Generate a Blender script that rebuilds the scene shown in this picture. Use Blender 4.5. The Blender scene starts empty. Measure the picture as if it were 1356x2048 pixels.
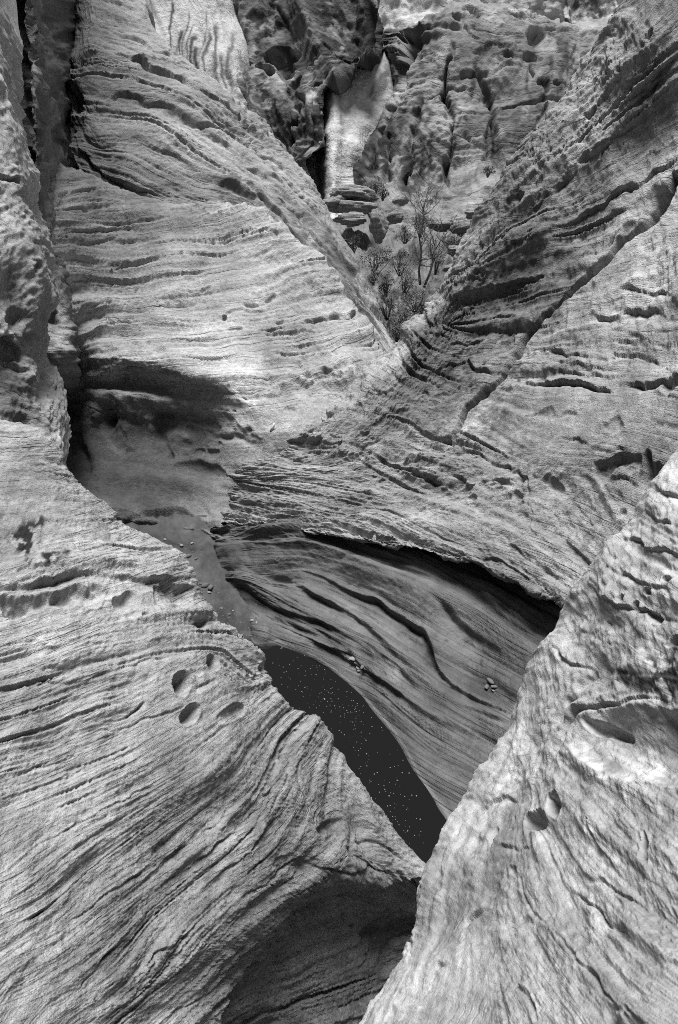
import bpy, math, random
import numpy as np
from mathutils import Vector

# ------------------------------------------------------------------ camera, world, sun, exposure
sc = bpy.context.scene
PITCH = math.radians(27.0)
CAM_Z = 4.0                      # camera height above the water of the pool
FPX = 1138.0                     # focal length in photo pixels (20 mm lens on a 36 mm tall frame)
CX, CY = 678.0, 1024.0
cam_d = bpy.data.cameras.new('camera')
cam_d.sensor_fit = 'VERTICAL'; cam_d.sensor_height = 36.0; cam_d.sensor_width = 24.0
cam_d.lens = 36.0 * FPX / 2048.0
cam_d.clip_start = 0.02; cam_d.clip_end = 3000.0
cam_d.dof.use_dof = True; cam_d.dof.focus_distance = 3.4; cam_d.dof.aperture_fstop = 7.1
cam = bpy.data.objects.new('camera', cam_d)
sc.collection.objects.link(cam)
cam.location = (0, 0, CAM_Z); cam.rotation_euler = (math.pi/2 - PITCH, 0, 0)
sc.camera = cam

SUN_EL, SUN_AZ = math.radians(82), math.radians(-10)      # azimuth from +Y (view direction) towards +X
world = bpy.data.worlds.new('World'); sc.world = world; world.use_nodes = True
wn = world.node_tree; wn.nodes.clear()
sky = wn.nodes.new('ShaderNodeTexSky'); sky.sky_type = 'NISHITA'; sky.sun_disc = False
sky.sun_elevation = SUN_EL; sky.sun_rotation = SUN_AZ
sky.dust_density = 1.0
bw = wn.nodes.new('ShaderNodeRGBToBW')                     # black-and-white photograph: a neutral sky
bg = wn.nodes.new('ShaderNodeBackground'); bg.inputs['Strength'].default_value = 0.05
wo = wn.nodes.new('ShaderNodeOutputWorld')
wn.links.new(sky.outputs[0], bw.inputs[0]); wn.links.new(bw.outputs[0], bg.inputs[0]); wn.links.new(bg.outputs[0], wo.inputs[0])

sun_d = bpy.data.lights.new('sun', 'SUN'); sun_d.energy = 4.5; sun_d.angle = math.radians(30); sun_d.color = (1, 1, 1)
sun = bpy.data.objects.new('sun', sun_d); sc.collection.objects.link(sun)
sdir = Vector((math.sin(SUN_AZ)*math.cos(SUN_EL), math.cos(SUN_AZ)*math.cos(SUN_EL), math.sin(SUN_EL)))
sun.rotation_euler = sdir.to_track_quat('Z', 'Y').to_euler(); sun.location = (0, 0, 30)

sc.view_settings.view_transform = 'Standard'; sc.view_settings.look = 'None'
sc.view_settings.gamma = 1.0; sc.view_settings.exposure = 0.8
sc.render.engine = 'CYCLES'
sc.cycles.filter_width = 0.9; sc.cycles.use_denoising = False; sc.cycles.max_bounces = 5; sc.cycles.diffuse_bounces = 1
C = sc.collection
ST, CT = math.sin(PITCH), math.cos(PITCH)

# ------------------------------------------------------------------ helpers
def W(px, py, d):
    """a point seen at photo position (px, py), d metres in front of the camera, in world metres"""
    px, py, d = np.asarray(px, float), np.asarray(py, float), np.asarray(d, float)
    x = (px - CX)/FPX*d; yc = -(py - CY)/FPX*d
    return np.stack([x, d*CT + yc*ST, CAM_Z - d*ST + yc*CT], -1)
def zd(py, z):
    return (CAM_Z - z)/(ST + (py - CY)/FPX*CT)
def project(P):
    x = P[..., 0]; y = P[..., 1]; z = P[..., 2] - CAM_Z
    d = np.maximum(y*CT - z*ST, 0.05); yc = y*ST + z*CT
    return CX + FPX*x/d, CY - FPX*yc/d, d

RS = np.random.RandomState
def upsample(a, shape):
    y = np.linspace(0, a.shape[0] - 1.001, shape[0]); x = np.linspace(0, a.shape[1] - 1.001, shape[1])
    yi = y.astype(int); xi = x.astype(int); fy = (y - yi)[:, None]; fx = (x - xi)[None]
    fy = fy*fy*(3 - 2*fy); fx = fx*fx*(3 - 2*fx)
    t = a[yi]; b = a[np.minimum(yi + 1, a.shape[0] - 1)]
    x1 = np.minimum(xi + 1, a.shape[1] - 1)
    return (t[:, xi]*(1 - fx) + t[:, x1]*fx)*(1 - fy) + (b[:, xi]*(1 - fx) + b[:, x1]*fx)*fy

def smooth1(n):
    n = n.copy()
    for ax in (0, 1):
        p = np.concatenate([n.take([0], ax), n, n.take([-1], ax)], ax)
        k = n.shape[ax]
        n = .25*p.take(range(0, k), ax) + .5*n + .25*p.take(range(2, k + 2), ax)
    return n

def gnoise(shape, lam, seed, rough=0.0):
    """smooth random field, features about lam cells wide; rough adds finer octaves"""
    r = RS(seed); out = np.zeros(shape)
    amp, l = 1.0, float(lam)
    while True:
        k = max(1, int(l/6)); ll = l/k
        pad = int(ll*1.5) + 2
        s2 = (shape[0]//k + 2, shape[1]//k + 2)
        sh = (s2[0] + 2*pad, s2[1] + 2*pad); sh = (sh[0] + (-sh[0]) % 8, sh[1] + (-sh[1]) % 8)
        w = r.standard_normal(sh)
        fy = np.fft.fftfreq(sh[0])[:, None]; fx = np.fft.rfftfreq(sh[1])[None]
        g = np.fft.irfft2(np.fft.rfft2(w)*np.exp(-((fx*fx + fy*fy)*(ll*ll)*2.2)), s=sh)[pad:pad + s2[0], pad:pad + s2[1]]
        g = g/(g.std() + 1e-9)
        if k > 1: g = upsample(g, shape)
        out += amp*g[:shape[0], :shape[1]]
        amp *= rough; l *= 0.5
        if amp < 0.12 or l < 1.6: break
    return (out - out.mean())/(out.std() + 1e-9)

def lic(noise, dx, dy, L, st=1.3):
    """smear noise along a direction field (cells), giving bedding lines that follow it"""
    ny, nx = noise.shape
    acc = noise.copy(); n = 1
    Y0, X0 = np.mgrid[0:ny, 0:nx].astype(np.float32)
    nf = noise.ravel().astype(np.float32); dxf = dx.ravel().astype(np.float32); dyf = dy.ravel().astype(np.float32)
    acc = acc.astype(np.float32)
    for sgn in (1, -1):
        X, Y = X0.copy(), Y0.copy(); px, py = sgn*dx.astype(np.float32), sgn*dy.astype(np.float32)
        for k in range(int(L/st)):
            X += px*st; Y += py*st
            xi = np.clip(X + .5, 0, nx - 1).astype(np.int32); yi = np.clip(Y + .5, 0, ny - 1).astype(np.int32)
            idx = yi*nx + xi
            w = 1.0 - k*st/L
            acc += w*nf[idx]; n += w
            qx, qy = dxf[idx], dyf[idx]
            s = np.where(qx*px + qy*py < 0, -1, 1).astype(np.float32)
            px, py = qx*s, qy*s
    acc -= acc.mean()
    return (acc/(acc.std() + 1e-9)).astype(float)

def hermite(T, V, t):
    """cubic through values V (n,...) at knots T, at parameters t; tangents limited against overshoot"""
    T = np.asarray(T, float); n = len(T); h = np.diff(T)
    sl = np.diff(V, axis=0)/h.reshape((-1,) + (1,)*(V.ndim - 1))
    m = np.zeros_like(V); m[0] = sl[0]; m[-1] = sl[-1]
    for i in range(1, n - 1):
        m[i] = (sl[i-1]*h[i] + sl[i]*h[i-1])/(h[i] + h[i-1])
    k = np.clip(np.searchsorted(T, t, side='right') - 1, 0, n - 2)
    hh = h[k]; u = (t - T[k])/hh
    sh = (-1,) + (1,)*(V.ndim - 1); u = u.reshape(sh); hh = hh.reshape(sh)
    return ((2*u**3 - 3*u**2 + 1)*V[k] + (u**3 - 2*u**2 + u)*hh*m[k] + (-2*u**3 + 3*u**2)*V[k+1] + (u**3 - u**2)*hh*m[k+1])

def inframe(px, py, m=30):
    return (px > -m) & (px < 1356 + m) & (py > -m) & (py < 2048 + m)

class Rock:
    """a rock surface lofted through rows of world points, then carved"""
    def __init__(s, rows, dens=0.55, front=None, seed=1, outw=0.05):
        s.seed = seed
        base = []
        MU = 160
        tu = np.linspace(0, 1, MU)
        for r in rows:
            if isinstance(r[0], str):
                base.append(r); continue
            a = np.array([(p[0], p[1], p[2] if p[2] is not None else zd(p[1], 0)) for p in r], float)
            q = np.r_[0, np.cumsum(np.hypot(np.diff(a[:, 0]), np.diff(a[:, 1])) + 1.5)]; q /= q[-1]
            base.append(hermite(q, W(a[:, 0], a[:, 1], a[:, 2]), tu))
        for i, r in enumerate(base):
            if isinstance(r, tuple) and r[0] == 'off': base[i] = base[r[1]] + np.array(r[2])
        for i, r in enumerate(base):
            if isinstance(r, tuple) and r[0] == 'offz':
                b = base[r[1]].copy(); b[:, 0] += r[2][0]; b[:, 1] += r[2][1]; b[:, 2] = r[3]; base[i] = b
        B = np.array(base)                                   # rows, MU, 3
        gap = np.linalg.norm(np.diff(B, axis=0), axis=2).mean(1)
        T = np.r_[0, np.cumsum(np.sqrt(np.maximum(gap, 1e-3)))]
        # sampling: one vertex per 1/dens photo pixels inside the frame, sparser outside
        def positions(arr, t):                               # arr (k, n, 3) sample positions along axis 1
            px, py, d = project(arr)
            step = np.hypot(np.diff(px, axis=1), np.diff(py, axis=1))
            mid = inframe((px[:, 1:] + px[:, :-1])/2, (py[:, 1:] + py[:, :-1])/2)
            wgt = np.where(mid, np.minimum(step, 120), np.minimum(step, 120)*outw)
            w3 = np.linalg.norm(np.diff(arr, axis=1), axis=2)/np.minimum(d[:, 1:], d[:, :-1])*FPX*0.12
            w = np.percentile(np.maximum(wgt, np.minimum(w3, 40)*.45), 72, axis=0)*dens*.93
            q = np.r_[0, np.cumsum(np.maximum(w, 1e-3))]
            n = max(int(q[-1]), 12)
            return np.interp(np.linspace(0, q[-1], n), q, t)
        uu = positions(B, tu)
        Bu = np.stack([np.interp(uu, tu, np.arange(MU))]*1)[0]
        i0 = np.clip(Bu.astype(int), 0, MU - 2); fr = (Bu - i0)[None, :, None]
        # catmull in u for smoothness
        def cat(a):
            im = np.clip(i0 - 1, 0, MU - 1); i1 = i0 + 1; i2 = np.clip(i0 + 2, 0, MU - 1)
            p0, p1, p2, p3 = a[:, im], a[:, i0], a[:, i1], a[:, i2]
            return 0.5*((2*p1) + (-p0 + p2)*fr + (2*p0 - 5*p1 + 4*p2 - p3)*fr**2 + (-p0 + 3*p1 - 3*p2 + p3)*fr**3)
        Bd = cat(B)
        tv = np.linspace(0, T[-1], 40*len(rows))
        samp = hermite(T, Bd[:, ::max(1, Bd.shape[1]//60)], tv)
        vv = positions(samp.transpose(1, 0, 2), tv)
        s.P = hermite(T, Bd, vv)                             # nv, nu, 3
        s.sh = s.P.shape[:2]
        s.px, s.py, s.d = project(s.P)
        s.scale = s.d/FPX                                    # metres per photo pixel
        s.row = np.interp(vv, T, np.arange(len(rows)))       # row coordinate of each v
        lo, hi = front if front else (0, len(rows))
        s.front = ((s.row >= lo) & (s.row <= hi))[:, None] & np.ones(s.sh, bool)
        dv = np.gradient(s.P, axis=0); du = np.gradient(s.P, axis=1)
        N = np.cross(du, dv); N /= np.linalg.norm(N, axis=2, keepdims=True) + 1e-9
        c = np.array([0, 0, CAM_Z]) - s.P
        sgn = np.sign((N*c).sum(2)[s.front].sum()) or 1
        s.flip = sgn < 0
        s.N = N*sgn
        s.D = np.zeros(s.sh)                                 # displacement in photo pixels
        s.tone = np.ones(s.sh)                               # albedo of the stone, painted light and shade included
        s.bed = np.zeros(s.sh); s.lamina = np.ones(s.sh); s.amp = np.ones(s.sh); s.ampB = np.ones(s.sh)
        s.wx = gnoise(s.sh, 18, seed + 50, .42); s.wy = gnoise(s.sh, 18, seed + 51, .42); s.LS = 1.0; s.CS = 1.0

    def flow(s, samples, power=2.5):
        """directions of the bedding lines: (px, py, degrees, down-right positive)"""
        gy0, gx0 = np.gradient(s.px); gy1, gx1 = np.gradient(s.py)
        st = 4
        X = s.px[::st, ::st]; Y = s.py[::st, ::st]
        c2 = np.zeros(X.shape); s2 = np.zeros(X.shape)
        for (x, y, a) in samples:
            w = 1.0/(((X - x)**2 + (Y - y)**2 + 300.0)**(power/2)); a = math.radians(a)
            c2 += w*math.cos(2*a); s2 += w*math.sin(2*a)
        nrm = np.hypot(c2, s2) + 1e-20
        c2, s2 = upsample(c2/nrm, s.sh), upsample(s2/nrm, s.sh)
        ang = 0.5*np.arctan2(s2, c2) + 0.07*gnoise(s.sh, 40, s.seed + 3)
        fx_, fy_ = np.cos(ang), np.sin(ang)
        det = gx0*gy1 - gy0*gx1
        dx = gy1*fx_ - gy0*fy_; dy = -gx1*fx_ + gx0*fy_
        dx, dy = dx*np.sign(det), dy*np.sign(det)
        dl = np.hypot(dx, dy) + 1e-9; s.dx, s.dy = dx/dl, dy/dl
        # bed number: a smooth field that counts the layers across the bedding (used by the stone material for hairline laminae)
        sg = np.clip(fx_*4, -1, 1)
        mx_, my_ = -fy_*sg, fx_*sg
        nx_ = gx0*mx_ + gx1*my_; ny_ = gy0*mx_ + gy1*my_
        lim = 8.0/np.maximum(np.hypot(nx_, ny_), 8.0); nx_, ny_ = nx_*lim, ny_*lim
        Fx = np.pad((nx_[:, 1:] + nx_[:, :-1])/2, ((0, 0), (1, 1))); Fy = np.pad((ny_[1:] + ny_[:-1])/2, ((1, 1), (0, 0)))
        div = np.diff(Fx, axis=1) + np.diff(Fy, axis=0)
        H, Wd = s.sh
        e = np.concatenate([div, div[::-1]], 0); e = np.concatenate([e, e[:, ::-1]], 1)
        ky = 2*np.pi*np.fft.fftfreq(2*H)[:, None]; kx = 2*np.pi*np.fft.rfftfreq(2*Wd)[None]
        den = (2*np.cos(ky) - 2) + (2*np.cos(kx) - 2); den[0, 0] = 1
        F = np.fft.rfft2(e)/den; F[0, 0] = 0
        psi = np.fft.irfft2(F, s=(2*H, 2*Wd))[:H, :Wd]
        s.bed = psi

    def beds(s, lam, L, amp, seed=0, crack=0.0, thr=1.1, step=0.0, half=False, tone=0.0, patchy=.5, plam=40):
        """layers: smeared noise as relief; crack cuts thin grooves where the noise is high, step adds ledges"""
        if half:
            h = (slice(None, None, 2), slice(None, None, 2))
            n = lic(gnoise(s.dx[h].shape, lam/2, s.seed*7 + seed), s.dx[h], s.dy[h], L/2, max(1.5, lam*.25))
            n = upsample(n, s.sh)
        else:
            n = lic(gnoise(s.sh, lam, s.seed*7 + seed), s.dx, s.dy, L, max(1.5, lam*.6))
        out = amp*n
        if crack: out = out - crack*np.clip(n - thr, 0, 1.0)
        if step:
            q = n*1.5 + .35*gnoise(s.sh, lam*3, s.seed + seed + 90); f = np.floor(q); r = q - f
            out = out + step*(f + np.clip((r - .8)/.2, 0, 1))
        msk = np.clip(1 + patchy*gnoise(s.sh, plam, s.seed*5 + seed + 33), .08, 2.2)
        s.D += out*(s.ampB if lam >= 8 else s.amp)*msk
        if tone:
            m = lic(gnoise(s.sh, lam*.7, s.seed*7 + seed + 400), s.dx, s.dy, L*1.2, max(1.5, lam*.6))
            s.tone *= np.clip(1 + tone*m, .35, 1.6)
        return n

    def mottle(s, a1=.13, a2=.09, l1=90, l2=26):
        s.tone *= np.clip(1 + a1*gnoise(s.sh, l1, s.seed + 801, .5) + a2*gnoise(s.sh, l2, s.seed + 802, .6), .5, 1.6)

    def blocks(s, lam, amp, seed=0, edge=.12):
        q = gnoise(s.sh, lam, s.seed*3 + seed, .35)*1.4; f = np.floor(q); r = q - f
        s.D += amp*(f + np.clip((r - .5)/edge + .5, 0, 1))

    def lumps(s, lam, amp, rough=.5, seed=0):
        s.D += amp*gnoise(s.sh, lam, s.seed*11 + seed, rough)*(s.ampB if lam >= 8 else s.amp)

    def soft(s, x, y, rx, ry, f, ang=0, big=None):
        """calmer (f < 1) or rougher (f > 1) stone inside an ellipse"""
        e = s.ell(x, y, rx, ry, ang)
        w = np.clip(1.4 - e, 0, 1); s.amp *= 1 + (f - 1)*w; s.ampB *= 1 + ((f if big is None else big) - 1)*w

    def polish(s, x, y, rx, ry, f, ang=0):
        """fainter hairline laminae where water has polished the stone"""
        e = s.ell(x, y, rx, ry, ang, 6)
        s.lamina *= 1 + (f - 1)*np.clip(1.5 - e, 0, 1)

    def ell(s, x, y, rx, ry, ang=0, warp=0.0):
        a = math.radians(ang); X = s.px - x + warp*s.wx; Y = s.py - y + warp*s.wy
        u = (X*math.cos(a) + Y*math.sin(a))/rx; v = (-X*math.sin(a) + Y*math.cos(a))/ry
        e = np.sqrt(u*u + v*v)
        return np.where(s.front, e, 99)

    def near(s, pts, reach, warp):
        """signed distance (px) to a polyline; + is the right-hand side walking along it (below, for left to right)"""
        pts = np.array(pts, float)
        x0, x1 = pts[:, 0].min() - reach, pts[:, 0].max() + reach
        y0, y1 = pts[:, 1].min() - reach, pts[:, 1].max() + reach
        m = s.front & (s.px > x0) & (s.px < x1) & (s.py > y0) & (s.py < y1)
        X = s.px[m] + warp*s.wx[m]; Y = s.py[m] + warp*s.wy[m]
        best = np.full(X.shape, 1e9); sg = np.zeros(X.shape); tt = np.zeros(X.shape)
        n = len(pts) - 1
        for k in range(n):
            a, b = pts[k], pts[k+1]; e = b - a; l2 = (e*e).sum() + 1e-9
            t = np.clip(((X - a[0])*e[0] + (Y - a[1])*e[1])/l2, 0, 1)
            qx, qy = X - a[0] - t*e[0], Y - a[1] - t*e[1]
            dd = np.hypot(qx, qy); c = e[0]*qy - e[1]*qx
            u = dd < best
            best[u] = dd[u]; sg[u] = np.sign(c[u]); tt[u] = ((k + t)/n)[u]
        return m, best, sg, tt

    def crack(s, pts, w=5, depth=10, warp=3, taper=True):
        m, d, sg, t = s.near(pts, w*3 + 12, warp)
        f = np.exp(-(d/(w*np.clip(1 + .4*s.wy[m], .35, 2)))**2)
        if taper: f *= np.clip(np.minimum(t, 1 - t)*8, 0, 1)**.6
        s.D[m] -= depth*f*(0.8 + .25*s.wx[m])

    def ledge(s, pts, up=6, under=6, reach=40, cut=8, warp=3, taper=True, softw=2.4):
        up, under, cut = up*s.LS*.75, under*s.LS*1.3, max(cut*s.CS*.75, 3.0)
        """the stone above the line stands proud by `up`, fading over `reach`; below it is undercut by `under`"""
        m, d, sg, t = s.near(pts, reach*2.2 + 20, warp)
        tp = np.clip(np.minimum(t, 1 - t)*3.2, 0, 1)*np.clip(.85 + .35*s.wy[m], .25, 1.3) if taper else np.clip(np.minimum(t, 1 - t)*60, 0, 1)
        above = sg < 0
        e = np.where(above, up*np.exp(-(d/reach)**1.5)*np.clip(d/2.5, 0, 1)**.5, -under*np.exp(-(d/cut)))
        if softw:
            x = np.clip(.5 + .5*d*sg/softw, 0, 1); x = x*x*(3 - 2*x)
            e = up*np.exp(-(np.where(above, d, 0)/reach)**1.5)*(1 - x) - under*np.exp(-(np.where(above, 0, d)/cut)**1.3)*x
        s.D[m] += e*tp

    def pit(s, x, y, rx, ry, depth, ang=0, rim=0.0, warp=2, sharp=3, ragged=.3):
        e = s.ell(x, y, rx, ry, ang, max(warp, ragged*min(rx, ry)) if ragged > .1 else warp*.5)
        s.D -= depth*np.clip(1 - e**sharp, 0, 1)**.7*np.clip(1 - .45*(s.py - y)/max(rx, ry), .3, 1.25)
        if rim: s.D += rim*np.exp(-((e - 1.1)/.18)**2)

    def bump(s, x, y, rx, ry, h, ang=0, warp=4):
        e = s.ell(x, y, rx, ry, ang, warp)
        s.D += h*np.exp(-(e*e)*1.2)

    def stain(s, x, y, rx, ry, val, ang=0, warp=8, edge=.25, patchy=0.0, lam=8):
        """stained stone or painted light and shade inside a patch: val multiplies the albedo"""
        e = s.ell(x, y, rx, ry, ang, warp)
        a = np.clip((1 - e)/edge, 0, 1)
        if patchy: a = a*np.clip(.5 + 3.5*(gnoise(s.sh, lam, s.seed + int(x) + int(y), .7) + patchy), 0, 1)
        s.tone *= 1 + (val - 1)*a

    def streak(s, x, y, w, length, val, patchy=.4):
        """a run of dark varnish hanging down from (x, y)"""
        e = s.px - x + 5*s.wx; t = (s.py - y)/length
        a = np.exp(-(e/(w*(1.05 - .6*np.clip(t, 0, 1))))**2)*np.clip(t*8, 0, 1)*np.clip((1 - t)*2.5, 0, 1)
        a = np.where(s.front, a, 0)
        s.tone *= 1 + (val - 1)*np.clip(a*1.3, 0, 1)

    def finish(s, limit=60):
        D = np.clip(s.D, -limit*2.5, limit)
        s.Q = s.P + s.N*(D*s.scale)[..., None]
        dv = np.gradient(s.Q, axis=0); du = np.gradient(s.Q, axis=1)
        N = np.cross(du, dv); N /= np.linalg.norm(N, axis=2, keepdims=True) + 1e-9
        s.QN = -N if s.flip else N

def mesh_from(name, co, quads, tone=None, normals=None, bed=None, lamina=None):
    me = bpy.data.meshes.new(name)
    nv, nf = len(co), len(quads)
    me.vertices.add(nv); me.vertices.foreach_set('co', co.astype(np.float32).ravel())
    me.loops.add(nf*4); me.loops.foreach_set('vertex_index', quads.astype(np.int32).ravel())
    me.polygons.add(nf); me.polygons.foreach_set('loop_start', np.arange(0, nf*4, 4, dtype=np.int32))
    me.polygons.foreach_set('use_smooth', np.ones(nf, bool))
    if tone is not None:
        at = me.attributes.new('tone', 'FLOAT', 'POINT'); at.data.foreach_set('value', tone.astype(np.float32).ravel())
    if bed is not None:
        at = me.attributes.new('bed', 'FLOAT', 'POINT'); at.data.foreach_set('value', bed.astype(np.float32).ravel())
    if lamina is not None:
        at = me.attributes.new('lamina', 'FLOAT', 'POINT'); at.data.foreach_set('value', lamina.astype(np.float32).ravel())
    me.update(calc_edges=True)
    if normals is not None: me.normals_split_custom_set_from_vertices(normals.astype(np.float32))
    return me

def inpoly(px, py, poly):
    c = np.zeros(px.shape, bool); n = len(poly)
    for i in range(n):
        x0, y0 = poly[i]; x1, y1 = poly[(i+1) % n]
        if y0 == y1: continue
        k = ((y0 > py) != (y1 > py)) & (px < (x1 - x0)*(py - y0)/(y1 - y0) + x0)
        c ^= k
    return c

def tag(o, label=None, cat=None, group=None, kind=None):
    if label: o['label'] = label
    if cat: o['category'] = cat
    if group: o['group'] = group
    if kind: o['kind'] = kind
    return o

def emit(r, name, label, cat, mat, parts=(), kind=None, body='main_face', group=None):
    """link a carved rock: one object, or an Empty with the body and the parts cut along cracks and ledges"""
    r.finish(); kind = kind or 'thing'
    ny, nx = r.sh
    co = r.Q.reshape(-1, 3); nor = r.QN.reshape(-1, 3); tone = r.tone.reshape(-1); bed = r.bed.reshape(-1); lami = r.lamina.reshape(-1)
    idx = np.arange(ny*nx).reshape(ny, nx)
    q = np.stack([idx[:-1, :-1], idx[:-1, 1:], idx[1:, 1:], idx[1:, :-1]], -1).reshape(-1, 4)
    if r.flip: q = q[:, ::-1]
    if not parts:
        o = bpy.data.objects.new(name, mesh_from(name, co, q, tone, None, bed, lami)); o.data.materials.append(mat); C.objects.link(o)
        return tag(o, label, cat, group, kind)
    root = bpy.data.objects.new(name, None); C.objects.link(root); tag(root, label, cat, group, kind)
    root.empty_display_size = .2
    b = co[np.argmin(co[:, 2])]; root.location = b
    cx = r.px.ravel()[q].mean(1); cy = r.py.ravel()[q].mean(1); fr = r.front.ravel()[q].all(1)
    wx = r.wx.ravel()[q[:, 0]]; wy = r.wy.ravel()[q[:, 0]]
    lab = np.zeros(len(q), int)
    pm = [mat] + [p[3] if len(p) > 3 else mat for p in parts]; parts = [p[:3] for p in parts]
    for k, (pn, pl, poly) in enumerate(parts):
        lab[inpoly(cx + 3*wx, cy + 3*wy, poly) & fr & (lab == 0)] = k + 1
    for k, (pn, pl) in enumerate([(body, None)] + [(p[0], p[1]) for p in parts]):
        f = q[lab == k]
        if not len(f): continue
        use, inv = np.unique(f, return_inverse=True)
        o = bpy.data.objects.new(pn, mesh_from(pn, co[use] - b, inv.reshape(-1, 4), tone[use], nor[use], bed[use], lami[use]))
        o.data.materials.append(pm[k]); C.objects.link(o); o.parent = root
        if pl: o['label'] = pl
    return root

def nodes_mat(name):
    m = bpy.data.materials.new(name); m.use_nodes = True
    nt = m.node_tree; nt.nodes.clear()
    out = nt.nodes.new('ShaderNodeOutputMaterial'); p = nt.nodes.new('ShaderNodeBsdfPrincipled')
    nt.links.new(p.outputs[0], out.inputs[0])
    return m, nt, p

def stone(name, base, grain, fine, bump, dist, rough=.88, mottling=.25, lam=1.0, along=2.0, spk=.14):
    """sandstone: bed colour from the surface, mottled, with sand grain (grain and fine in cycles per metre)"""
    m, nt, p = nodes_mat(name); L = nt.links.new
    at = nt.nodes.new('ShaderNodeAttribute'); at.attribute_name = 'tone'
    tc = nt.nodes.new('ShaderNodeTexCoord')
    n1 = nt.nodes.new('ShaderNodeTexNoise'); n1.inputs['Scale'].default_value = grain; n1.inputs['Detail'].default_value = 8; n1.inputs['Roughness'].default_value = .65
    n2 = nt.nodes.new('ShaderNodeTexNoise'); n2.inputs['Scale'].default_value = fine; n2.inputs['Detail'].default_value = 3; n2.inputs['Roughness'].default_value = .7
    for n in (n1, n2): L(tc.outputs['Object'], n.inputs['Vector'])
    mr = nt.nodes.new('ShaderNodeMapRange'); mr.inputs[1].default_value = .3; mr.inputs[2].default_value = .7
    mr.inputs[3].default_value = base*(1 - mottling); mr.inputs[4].default_value = base*(1 + mottling)
    L(n1.outputs[0], mr.inputs[0])
    mu = nt.nodes.new('ShaderNodeMath'); mu.operation = 'MULTIPLY'; L(mr.outputs[0], mu.inputs[0]); L(at.outputs['Fac'], mu.inputs[1])
    f2 = nt.nodes.new('ShaderNodeMapRange'); f2.inputs[1].default_value = .3; f2.inputs[2].default_value = .7; f2.inputs[3].default_value = 1 - spk; f2.inputs[4].default_value = 1 + spk
    L(n2.outputs[0], f2.inputs[0])
    m2 = nt.nodes.new('ShaderNodeMath'); m2.operation = 'MULTIPLY'; m2.use_clamp = True; L(mu.outputs[0], m2.inputs[0]); L(f2.outputs[0], m2.inputs[1])
    # hairline laminae: noise stretched along the beds
    ab = nt.nodes.new('ShaderNodeAttribute'); ab.attribute_name = 'bed'
    vm = nt.nodes.new('ShaderNodeVectorMath'); vm.operation = 'SCALE'; vm.inputs['Scale'].default_value = along; L(tc.outputs['Object'], vm.inputs[0])
    cb = nt.nodes.new('ShaderNodeCombineXYZ'); L(ab.outputs['Fac'], cb.inputs[0])
    sb = nt.nodes.new('ShaderNodeVectorMath'); sb.operation = 'SCALE'; sb.inputs['Scale'].default_value = .15; L(cb.outputs[0], sb.inputs[0])
    va = nt.nodes.new('ShaderNodeVectorMath'); va.operation = 'ADD'; L(vm.outputs[0], va.inputs[0]); L(sb.outputs[0], va.inputs[1])
    n3 = nt.nodes.new('ShaderNodeTexNoise'); n3.inputs['Scale'].default_value = 1.0; n3.inputs['Detail'].default_value = 4; n3.inputs['Roughness'].default_value = .62; L(va.outputs[0], n3.inputs['Vector'])
    al = nt.nodes.new('ShaderNodeAttribute'); al.attribute_name = 'lamina'
    c0 = nt.nodes.new('ShaderNodeMath'); c0.operation = 'SUBTRACT'; c0.inputs[1].default_value = .5; L(n3.outputs[0], c0.inputs[0])
    c1 = nt.nodes.new('ShaderNodeMath'); c1.operation = 'MULTIPLY'; L(c0.outputs[0], c1.inputs[0]); L(al.outputs['Fac'], c1.inputs[1])
    l3 = nt.nodes.new('ShaderNodeMath'); l3.operation = 'MULTIPLY_ADD'; l3.inputs[1].default_value = .72*lam; l3.inputs[2].default_value = 1.0; L(c1.outputs[0], l3.inputs[0])
    m3 = nt.nodes.new('ShaderNodeMath'); m3.operation = 'MULTIPLY'; m3.use_clamp = True; L(m2.outputs[0], m3.inputs[0]); L(l3.outputs[0], m3.inputs[1])
    L(m3.outputs[0], p.inputs['Base Color'])
    ad = nt.nodes.new('ShaderNodeMath'); ad.operation = 'MULTIPLY_ADD'; ad.inputs[1].default_value = .6
    L(n2.outputs[0], ad.inputs[0]); L(n1.outputs[0], ad.inputs[2])
    b = nt.nodes.new('ShaderNodeBump'); b.inputs['Strength'].default_value = bump; b.inputs['Distance'].default_value = dist
    a3 = nt.nodes.new('ShaderNodeMath'); a3.operation = 'MULTIPLY_ADD'; a3.inputs[1].default_value = 1.0*lam
    gr = nt.nodes.new('ShaderNodeMapRange'); gr.interpolation_type = 'SMOOTHSTEP'; gr.inputs[1].default_value = .34; gr.inputs[2].default_value = .47; L(n3.outputs[0], gr.inputs[0])
    g3 = nt.nodes.new('ShaderNodeMath'); g3.operation = 'MULTIPLY_ADD'; g3.inputs[1].default_value = .9; L(gr.outputs[0], g3.inputs[0]); L(n3.outputs[0], g3.inputs[2]); 
    pn = nt.nodes.new('ShaderNodeTexNoise'); pn.inputs['Scale'].default_value = along*.55; pn.inputs['Detail'].default_value = 3; L(tc.outputs['Object'], pn.inputs['Vector'])
    pm = nt.nodes.new('ShaderNodeMapRange'); pm.inputs[1].default_value = .38; pm.inputs[2].default_value = .62; pm.inputs[3].default_value = .15; pm.inputs[4].default_value = 1.2; L(pn.outputs[0], pm.inputs[0])
    px_ = nt.nodes.new('ShaderNodeMath'); px_.operation = 'MULTIPLY'; L(g3.outputs[0], px_.inputs[0]); L(pm.outputs[0], px_.inputs[1]); 
    py_ = nt.nodes.new('ShaderNodeMath'); py_.operation = 'MULTIPLY'; L(px_.outputs[0], py_.inputs[0]); L(al.outputs['Fac'], py_.inputs[1]); L(py_.outputs[0], a3.inputs[0]); L(ad.outputs[0], a3.inputs[2])
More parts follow.
